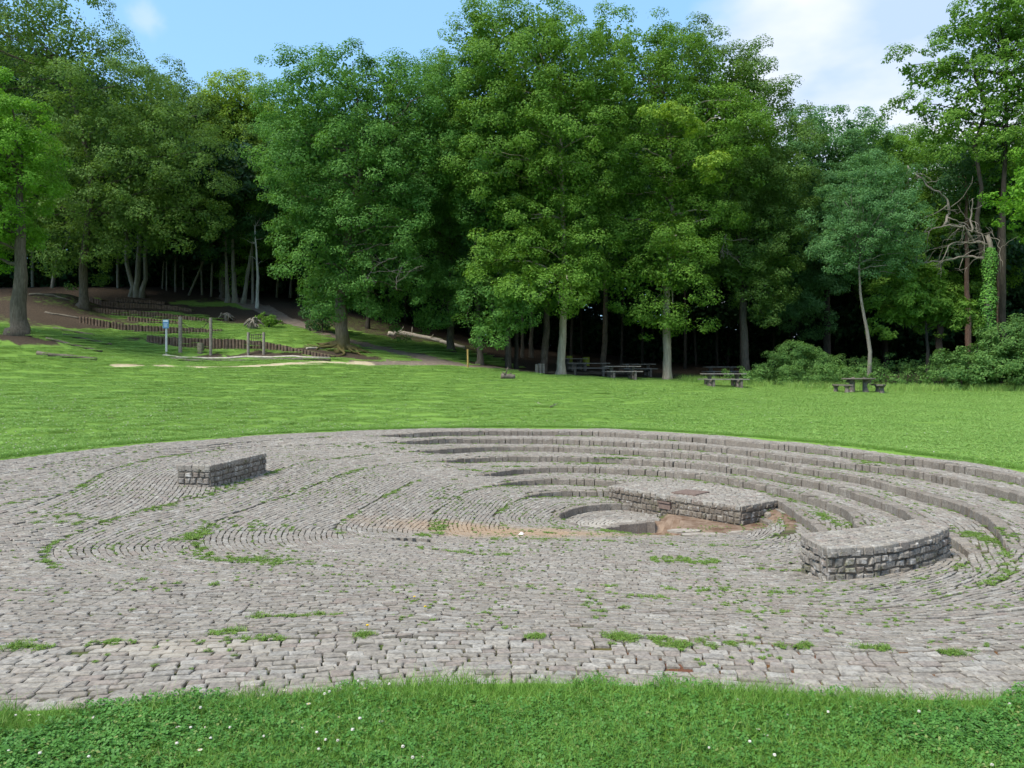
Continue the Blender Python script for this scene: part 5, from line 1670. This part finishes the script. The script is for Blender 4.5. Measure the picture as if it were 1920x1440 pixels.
v, q = leaf_pads(np.stack([xw, yw, zc], 1), RNG.uniform(1.6, 2.8, n), 150, 0.42, 0.3)
g.add(v, q)
n = int(900 * max(QL, 0.6))                         # low scrub far back
n *= 2
xw = RNG.uniform(-75, 75, n); yw = RNG.uniform(84, 92, n)
zc = ground(xw, yw) + RNG.uniform(0.2, 3.5, n)
v, q = leaf_pads(np.stack([xw, yw, zc], 1), RNG.uniform(1.2, 2.2, n), 80, 0.5)
g.add(v, q)
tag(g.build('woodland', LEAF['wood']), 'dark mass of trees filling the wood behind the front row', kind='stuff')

# thin trunks one can pick out in the shade of the wood
spots = [(305, 552, 66, 3), (313, 551, 64, 3), (328, 552, 63, 4), (343, 552, 66, 3), (355, 552, 61, 4.5, 22), (378, 551, 62, 4), (397, 551, 61, 4.5), (412, 552, 66, 3), (545, 560, 66, 5), (520, 556, 64, 5), (560, 570, 68, 4), (220, 550, 63, 6), (100, 552, 62, 7), (60, 552, 66, 6), (730, 612, 62, 4),
         (760, 615, 66, 6), (810, 622, 64, 5), (925, 650, 62, 5), (1070, 672, 62, 6), (1165, 676, 60, 5), (1205, 680, 64, 6), (1285, 686, 60, 7), (1305, 686, 63, 5), (1345, 690, 64, 6), (1390, 694, 58, 5), (1450, 696, 66, 6), (1485, 696, 62, 5), (1090, 674, 68, 5), (1225, 682, 70, 4), (1365, 692, 70, 5), (880, 640, 66, 5), (655, 592, 64, 5), (610, 580, 66, 4)]
protos = []
for i in range(3):
    g = Geo()
    h_ = 13.0
    z = np.linspace(-0.2, h_, 10)
    pth = np.stack([np.cumsum(RNG.normal(0, 0.09, 10)), np.cumsum(RNG.normal(0, 0.09, 10)), z], 1)
    g.tube(pth, np.linspace(1, 0.45, 10) * 0.5, 8, wob=0.04)
    tm = g.mesh('trunk', BARK['dark' if i else 'grey'], True)
    v, q, _, _ = crown(np.array([[0, 0, 12.0, 2.3, 2.3, 3.0]]), 26, 70, 0.3, 1.0)
    g = Geo(); g.add(v, q)
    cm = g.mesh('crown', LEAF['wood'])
    protos.append((tm, cm))
for i, s_ in enumerate(spots):
    px, py, d, wd = s_[:4]
    x, y = P(px, py, d)[:2]
    left = px < 600
    o = empty('woodland_tree', (x, y, gz(x, y)), 'slim bare stem among others in the dark wood above the log terraces' if left else 'slim dark stem among others in the deep shade behind the front oaks', 'tree',
              'slim stems in the wood above the terraces' if left else 'slim stems in the shade behind the oaks')
    o.rotation_euler = (0, R(s_[4] if len(s_) > 4 else RNG.normal(0, 2.0)), RNG.uniform(0, 6.28) if len(s_) < 5 else 0)
    tm, cm = protos[0 if left else 1 + i % 2]
    a = bpy.data.objects.new('trunk', tm); COL.objects.link(a); a.parent = o
    wr = wd / F * d
    a.scale = (wr, wr, 1)
    b = bpy.data.objects.new('crown', cm); COL.objects.link(b); b.parent = o

# ------------------------------------------------------------------ log terraces on the bank


def palisade(pxs, d0, d1, label, wlog=0.19, extra=0.0):
    """pxs: (px, top py, bottom py) along the wall"""
    pxs = np.array(pxs, float)
    n = len(pxs)
    ds = np.linspace(d0, d1, n)
    tops = np.array([P(a, b, d) for (a, b, c), d in zip(pxs, ds)])
    bots = np.array([P(a, c, d) for (a, b, c), d in zip(pxs, ds)])
    L = np.concatenate([[0], np.cumsum(np.linalg.norm(np.diff(tops[:, :2], axis=0), axis=1))])
    g = Geo()
    base = np.array([tops[0, 0], tops[0, 1], bots[0, 2]])
    for s_ in np.arange(0, L[-1], wlog):
        x, y, zt = (np.interp(s_, L, tops[:, i]) for i in range(3))
        zb = min(np.interp(s_, L, bots[:, 2]), gz(x, y)) - 0.25
        zt += RNG.normal(0, 0.018)
        r = wlog * 0.47 * RNG.uniform(0.9, 1.05)
        x += RNG.normal(0, 0.008); y += RNG.normal(0, 0.015)
        g.tube(np.array([(x, y, zb), (x, y, zt - 0.02), (x, y, zt)]) - base, [r, r, r * 0.86], 7, mat=0)
    o = g.build('log_retaining_wall', M['palisade'], loc=tuple(base))
    tag(o, label, 'retaining wall', 'upright log retaining walls on the bank')
    # earth shelf held up by the wall
    sh = []
    for s_ in np.linspace(0, L[-1], 24):
        x, y, zt = (np.interp(s_, L, tops[:, i]) for i in range(3))
        sh.append((x, y, zt))
    sh = np.array(sh)
    rows = []
    for k in range(8):
        off = 0.08 + k * 0.45
        yy = sh[:, 1] + off
        gg = ground(sh[:, 0], yy)
        zz_ = np.maximum(sh[:, 2] - 0.05 + 0.02 * k + (vnoise(sh[:, 0], yy, 1.2) - 0.5) * 0.06, gg - 0.05)
        if k == 7: zz_ = gg - 0.15
        rows.append(np.stack([sh[:, 0], yy, zz_], 1))
    rows = np.array(rows)
    q = [(k * 24 + j, k * 24 + j + 1, (k + 1) * 24 + j + 1, (k + 1) * 24 + j) for k in range(7) for j in range(23)]
    return rows.reshape(-1, 3), q


shelf = Geo()
for args in WALLS:
    v, q = palisade(*args)
    shelf.add(v, q)
m_sh, t = mat('terrace_turf')
pos = t.n('ShaderNodeNewGeometry').outputs['Position']
nn = t.noise(pos, 0.5, 4, 0.6); nf = t.noise(pos, 12, 4, 0.7)
c = t.mix(t.ramp(nn, [(0.45, 0.0), (0.6, 1.0)]), t.ramp(nf, [(0.3, (0.06, 0.12, 0.022)), (0.7, (0.11, 0.20, 0.035))]), t.ramp(nf, [(0.3, (0.06, 0.045, 0.03)), (0.7, (0.15, 0.11, 0.075))]))
b = t.n('ShaderNodeBsdfPrincipled', {'Base Color': c, 'Roughness': 1.0, 'Specular IOR Level': 0.05})
finish(t, b, nf, 0.6, 0.04)
tag(shelf.build('terrain', m_sh, smooth=True), 'grass and earth shelves behind the log walls', kind='structure')


def log(pxa, pya, pxb, pyb, da, db, r, m_, name, label, cat, group=None, sink=0.35, knots=0, bend=0.15, n=9):
    a = P(pxa, pya, da); b = P(pxb, pyb, db)
    a[2] = gz(a[0], a[1]) + r * (1 - sink); b[2] = gz(b[0], b[1]) + r * (1 - sink)
    pts = bez(a, b, np.array([0, 0, bend * 0.1]), n)
    pts[1:-1, 2] = [gz(x, y) + r * (1 - sink) for x, y in pts[1:-1, :2]]
    g = Geo()
    g.tube(pts - a, np.full(n, r) * np.linspace(1, 0.8, n), 10, wob=0.05)
    for _ in range(knots):
        i = RNG.integers(1, n - 1)
        dv = np.array([RNG.normal(), RNG.normal(), abs(RNG.normal()) + 0.4]); dv /= np.linalg.norm(dv)
        g.tube(np.array([pts[i] - a, pts[i] - a + dv * r * RNG.uniform(2, 4)]), [r * 0.35, r * 0.12], 6)
    return tag(g.build(name, m_, loc=tuple(a), smooth=True), label, cat, group)


GB = 'round beams laid as steps on the left bank'
log(70, 668, 182, 674, 35.5, 36, 0.10, M['log'], 'timber_beam', 'lowest dark round beam lying in the grass at left', 'beam', GB)
log(86, 653, 192, 656, 38, 38.3, 0.07, M['log'], 'timber_beam', 'second beam up in the left grass, pale and half sunk', 'beam', GB)
log(118, 624, 210, 629, 40.5, 41, 0.07, M['log'], 'timber_beam', 'third beam up, grey, right of the bright oak trunk', 'beam', GB)
log(100, 608, 178, 612, 43.5, 43.5, 0.07, M['log'], 'timber_beam', 'fourth beam up, ending at the second log wall', 'beam', GB)
log(85, 592, 150, 598, 46.5, 46.5, 0.07, M['log'], 'timber_beam', 'fifth beam up with a black underside', 'beam', GB)
log(55, 573, 130, 579, 50, 50, 0.07, M['log'], 'timber_beam', 'topmost dark beam just right of the bright oak trunk', 'beam', GB)
log(305, 661, 620, 669, 41, 41.2, 0.07, M['pale_log'], 'timber_beam', 'long pale edging beam behind the other in front of the rope frame', 'beam', 'edging beams in front of the terraces')
log(320, 666, 620, 671, 40.3, 40.6, 0.07, M['log'], 'timber_beam', 'long mossy edging beam nearest the meadow', 'beam', 'edging beams in front of the terraces')
log(740, 624, 830, 640, 56, 55, 0.18, M['pale_log'], 'fallen_log', 'long bleached fallen trunk on the bank behind the mossy oak', 'log', knots=3)
log(826, 640, 872, 648, 55, 54, 0.13, M['pale_log'], 'fallen_log', 'short pale end of fallen trunk behind the straight oak trunk', 'log')
log(728, 631, 742, 634, 53, 53, 0.2, M['pale_log'], 'fallen_log', 'short thick weathered block of wood left of the bleached trunk', 'log', n=5)
log(940, 706, 966, 708, 39, 39, 0.16, M['log'], 'fallen_log', 'short sawn log lying alone at the back of the meadow', 'log', knots=3, n=5, sink=0.1)
log(575, 652, 612, 650, 43.5, 44.5, 0.06, M['pale_log'], 'fallen_branch', 'pale fallen branch reaching left from the mossy oak roots', 'branch', knots=1)
log(1008, 733, 1018, 738, 31, 30.5, 0.025, M['pale_log'], 'stick', 'small forked pale stick on the meadow', 'stick', n=5, knots=1, sink=-0.6)
log(1032, 739, 1046, 735, 30, 31, 0.025, M['log'], 'stick', 'small dark stick right of the pale one on the meadow', 'stick', n=5, sink=-0.6)

# uprooted stumps
for (px, py, d, w_, h_, lb) in [(425, 592, 51, 24, 15, 'smaller uprooted stump with splayed pale roots, left of the other'), (476, 604, 48, 34, 22, 'larger uprooted stump with splayed pale roots beside the small bush')]:
    x, y = P(px, py, d)[:2]; base = np.array([x, y, gz(x, y)])
    g = Geo()
    wr = w_ / F * d; hr = h_ / F * d
    for i in range(26):
        an = RNG.uniform(0, 2 * np.pi); el = RNG.uniform(-0.1, 0.9)
        tip = np.array([math.cos(an) * wr * 0.55 * RNG.uniform(0.7, 1.2), math.sin(an) * wr * 0.5, RNG.uniform(-0.05, 0.5) * hr])
        st = np.array([RNG.normal(0, 0.1), RNG.normal(0, 0.1), hr * RNG.uniform(0.5, 0.95)])
        g.tube(bez(st, tip, np.array([0, 0, hr * 0.25]), 7), np.linspace(0.075, 0.02, 7), 6, wob=0.08)
    g.tube([(0, 0, -0.1), (0.02, 0, hr * 0.4), (0, 0, hr * 0.85)], [wr * 0.22, wr * 0.16, wr * 0.08], 9, wob=0.15)
    tag(g.build('tree_stump', BARK['dead'], loc=tuple(base), smooth=True), lb, 'stump', 'uprooted stumps on the bank')

# surface roots of the mossy oak: own object resting on the bank
x, y = P(640, 655, 45)[:2]; base = np.array([x, y, gz(x, y)])
mossy = [o for o in S.objects if o.get('label', '').startswith('broad oak with a mossy')][0]
g = Geo()
for i in range(13):
    an = RNG.uniform(math.pi * 0.95, math.pi * 2.05); L = RNG.uniform(0.9, 2.0)
    n = 8
    r_ = np.linspace(0.25, L, n)
    pts = np.stack([np.cos(an + 0.25 * np.sin(r_ * 3 + i)) * r_, np.sin(an + 0.25 * np.sin(r_ * 3 + i)) * r_, np.zeros(n)], 1)
    pts[:, 2] = ground(pts[:, 0] + base[0], pts[:, 1] + base[1]) - base[2] + np.linspace(0.35, 0.0, n)
    g.tube(pts, np.linspace(0.13, 0.03, n), 7, wob=0.1)
g.build('root', BARK['mossy'], mossy, smooth=True)

# posts, sign, rope frame


def post(px, py0, py1, d, r, m_, name, label, cat, group=None, square=False):
    x, y = P(px, py1, d)[:2]; z = gz(x, y)
    h = P(px, py0, d)[2] - z
    g = Geo()
    if square:
        g.box((0, 0, h / 2 - 0.1), (2 * r, 2 * r, h + 0.2))
    else:
        g.tube([(0, 0, -0.2), (0.01, 0, h * 0.5), (0, 0, h - 0.02), (0, 0, h)], [r, r, r, r * 0.85], 10, wob=0.02)
    o = g.build(name, m_, loc=(x, y, z))
    return tag(o, label, cat, group) if cat else o


post(338, 594, 650, 42, 0.10, M['post'], 'wooden_post', 'left one of two tall grey posts with a hanging rope', 'post', 'tall grey posts below the terraces')
post(395, 596, 655, 42, 0.085, M['post'], 'wooden_post', 'right one of two tall grey posts, nearer the stumps', 'post', 'tall grey posts below the terraces')
a = P(342, 605, 42); b = P(392, 604, 42)
pts = bez(a, b, np.array([0, 0, -0.75]), 12)
g = Geo(); g.tube(pts - a, 0.018, 6)
tag(g.build('rope', M['rope'], loc=tuple(a)), 'slack rope hanging between the two tall grey posts', 'rope')
x, y = P(480, 656, 41.8)[:2]
fr = empty('rope_climbing_frame', (x, y, gz(x, y)), 'low climbing frame of two short posts with a rope net between', 'climbing frame')
zb = gz(x, y)
hp = P(480, 623, 41.8)[2] - zb
hw = 14.5 / F * 41.8
for sx_ in (-1, 1):
    g = Geo(); g.tube([(sx_ * hw, 0, -0.25), (sx_ * hw, 0, hp)], [0.075, 0.07], 10, wob=0.02)
    g.build('post', M['post'], fr)
g = Geo()
for k_ in range(4):
    zc = hp * (0.95 - 0.15 * k_)
    g.tube(bez((-hw, 0, zc), (hw, 0, zc), np.array([0, 0, -0.14]), 9), 0.016, 5)
for k_ in range(7):
    xx = -hw + (k_ + 0.5) * 2 * hw / 7
    g.tube(np.array([(xx, 0, hp * 0.9), (xx + RNG.normal(0, 0.04), 0, hp * 0.42)]), 0.014, 5)
    g.tube(np.array([(xx, 0, hp * 0.86), (xx, 0, hp * 0.90)]), [0.035, 0.035], 6)
g.build('rope_net', M['rope'], fr)
post(376, 643, 655, 42.3, 0.17, M['palisade_cut'], 'tree_stump', 'stubby brown cut stump left of the second tall grey post', 'stump')

x, y = P(312, 648, 41.5)[:2]; z = gz(x, y)
sg_ = empty('sign', (x, y, z), 'small blue notice board on a white post below the log terraces', 'sign')
h = P(312, 600, 41.5)[2] - z
g = Geo(); g.tube([(0, 0, -0.2), (0, 0, h * 0.9)], 0.055, 10); g.build('post', M['white_post'], sg_)
g = Geo(); g.box((0, -0.07, h - 0.22), (0.31, 0.04, 0.46)); bo = g.build('board', M['sign_blue'], sg_)
g = Geo()
g.box((0, -0.094, h - 0.06), (0.26, 0.004, 0.09))
for k_ in range(6): g.box((-0.01 * (k_ % 2), -0.094, h - 0.20 - 0.035 * k_), (0.22 - 0.03 * (k_ % 3), 0.004, 0.014))
g.build('notice_print', M['sign_white'], bo)

post(877, 655, 689, 43, 0.055, M['yellow_post'], 'wooden_post', 'slim yellowish marker post at the wood edge beside the thin oak', 'post')
for (px, py0, r, lb) in [(1006, 683, 0.09, 'left one of the short cut posts by the pale oak'), (1012, 682, 0.10, 'middle one of the short cut posts by the pale oak'), (1018, 682, 0.11, 'right one of the short cut posts, broadest')]:
    post(px, py0, 703, 44.2 + 0.2 * (px % 5), r, M['post'], 'wooden_post', lb, 'post', 'short cut posts left of the pale oak')

# yellow-green litter bins in the shade
for (px, py, wpx, lb) in [(1068, 669, 10, 'left yellow-green wooden litter bin in the shade'), (1099, 671, 12, 'right yellow-green slatted litter bin behind the tables')]:
    d = 54
    x, y = P(px, py, d)[:2]; z = gz(x, y)
    zt = P(px, py, d)[2]
    root = empty('litter_bin', (x, y, z), lb, 'bin', 'yellow-green litter bins')
    r = wpx / 2 / F * d
    g = Geo()
    for i in range(14):
        an = i / 14 * 2 * np.pi
        g.box((math.cos(an) * r, math.sin(an) * r, zt - z - 0.25), (0.03, r * 0.38, 0.62), an)
    g.build('slats', M['bin'], root)
    g = Geo(); g.tube([(0, 0, -0.1), (0, 0, zt - z - 0.5), (0, 0, zt - z)], [0.06, 0.06, r * 0.9], 10)
    g.build('post', M['post'], root)


# picnic tables
def plank_table(px, py, d, length, rz, label, sc=1.0, topm='tabletop', group='picnic tables with plank seats'):
    x, y = P(px, py, d)[:2]
    root = empty('picnic_table', (x, y, gz(x, y)), label, 'picnic table', group)
    root.rotation_euler = (0, 0, rz)
    root.scale = (sc, sc, sc)
    L = length
    g = Geo()
    for k_ in range(5):
        g.box((0, -0.32 + k_ * 0.16, 0.74), (L, 0.145, 0.05))
    g.build('table_top', M[topm], root)
    for s_ in (-1, 1):
        g = Geo()
        for k_ in range(2):
            g.box((0, s_ * (0.70 + k_ * 0.15), 0.44), (L, 0.135, 0.05))
        g.build('seat', M[topm], root)
    for s_ in (-1, 1):
        g = Geo()
        xx = s_ * (L / 2 - 0.42)
        # concrete trestle: pedestal flaring to top, arms out to the seats
        prof = [(-0.26, -0.1), (-0.24, 0.10), (-0.16, 0.22), (-0.14, 0.5), (-0.30, 0.715), (0.30, 0.715), (0.14, 0.5), (0.16, 0.22), (0.24, 0.10), (0.26, -0.1)]
        pv = [(xx - 0.07, a, b) for a, b in prof] + [(xx + 0.07, a, b) for a, b in prof]
        n = len(prof)
        qs = [(i, (i + 1) % n, n + (i + 1) % n, n + i) for i in range(n)]
        ts_ = []
        qs += [(0, 9, 8, 1), (1, 8, 7, 2), (2, 7, 6, 3), (3, 6, 5, 4), (10, 11, 18, 19), (11, 12, 17, 18), (12, 13, 16, 17), (13, 14, 15, 16)]
        g.add(pv, qs)
        for q_ in (-1, 1):
            g.box((xx, q_ * 0.47, 0.33), (0.12, 0.66, 0.11), rx=q_ * -0.12)
            g.box((xx, q_ * 0.76, 0.19), (0.13, 0.20, 0.60))
        g.build('leg', M['concrete'], root)
    return root


plank_table(1356, 727, 42.5, 2.35, 0.02, 'nearest plank picnic table, seen side-on right of the straight pale trunk')
plank_table(1166, 712, 45.5, 2.1, 0.06, 'plank picnic table turned slightly, midway between the two pale trunks')
plank_table(1105, 705, 49, 2.6, -0.1, 'dark picnic table in shade right behind the tall pale oak')
plank_table(1196, 702, 51, 2.2, 0.05, 'faint picnic table deep in shade left of the straight pale trunk')
plank_table(1352, 708, 51, 2.2, 0.0, 'faint picnic table in shade behind the nearest plank table')
plank_table(1075, 700, 53, 1.8, 0.4, 'farthest dark picnic table, under the yellow-green bins')


def arc_bench(cx, cy, r0, r1, a0, a1, z0, th, n=12):
    a = np.linspace(a0, a1, n)
    g = Geo()
    vi = []
    for zz_ in (z0, z0 + th):
        for r in (r0, r1):
            vi.append(np.stack([cx + r * np.cos(a), cy + r * np.sin(a), np.full(n, zz_)], 1))
    v = np.concatenate(vi)
    q = []
    for i in range(n - 1):
        q += [(i, i + 1, n + i + 1, n + i), (2 * n + i, 3 * n + i, 3 * n + i + 1, 2 * n + i + 1), (i, 2 * n + i, 2 * n + i + 1, i + 1), (n + i, n + i + 1, 3 * n + i + 1, 3 * n + i)]
    q += [(0, n, 3 * n, 2 * n), (n - 1, 3 * n - 1, 4 * n - 1, 2 * n - 1)]
    g.add(v, q)
    return g


x, y = P(1610, 736, 41.5)[:2]
z = gz(x, y)
rt = empty('picnic_table', (x, y, z), 'concrete table with oval top and two flared legs, on the open grass at right', 'picnic table', 'oval picnic table set')
g = Geo()
a = np.linspace(0, 2 * np.pi, 28, endpoint=False)
prof = [(0.90, 0.70), (1.0, 0.725), (1.0, 0.765), (0.97, 0.78)]
rings = [np.stack([np.cos(a) * 0.90 * r, np.sin(a) * 0.52 * r, np.full(28, zz_)], 1) for r, zz_ in prof]
v = np.concatenate(rings + [np.array([[0, 0, 0.70], [0, 0, 0.78]])])
q = [(k_ * 28 + j, k_ * 28 + (j + 1) % 28, (k_ + 1) * 28 + (j + 1) % 28, (k_ + 1) * 28 + j) for k_ in range(3) for j in range(28)]
tr = [(112, (j + 1) % 28, j) for j in range(28)] + [(113, 84 + j, 84 + (j + 1) % 28) for j in range(28)]
g.add(v, q, tr); g.build('table_top', M['concrete'], rt)
for s_ in (-1, 1):
    g = Geo()
    g.tube([(s_ * 0.40, 0, -0.1), (s_ * 0.36, 0, 0.12), (s_ * 0.32, 0, 0.35), (s_ * 0.36, 0, 0.55), (s_ * 0.46, 0, 0.71)], [0.20, 0.15, 0.11, 0.15, 0.26], 12)
    g.build('leg', M['concrete'], rt)
for (ox, oy, a0, a1, lb) in [(0, 0, math.pi * 0.84, math.pi * 1.30, 'left curved concrete seat of the oval table'), (0, 0, math.pi * 1.70, math.pi * 2.16, 'right curved concrete seat of the oval table')]:
    am = (a0 + a1) / 2
    root = empty('concrete_seat', (x, y, z), lb, 'seat', 'curved seats of the oval table')
    arc_bench(0, 0, 0.98, 1.32, a0, a1, 0.38, 0.07).build('seat_top', M['concrete'], root)
    for aa in (a0 + 0.3, a1 - 0.3):
        g = Geo()
        cx_, cy_ = 1.15 * math.cos(aa), 1.15 * math.sin(aa)
        g.tube([(cx_, cy_, -0.1), (cx_, cy_, 0.14), (cx_, cy_, 0.25), (cx_, cy_, 0.38)], [0.15, 0.11, 0.09, 0.17], 10)
        g.build('leg', M['concrete'], root)
print('faces', sum(len(m.polygons) for m in bpy.data.meshes))
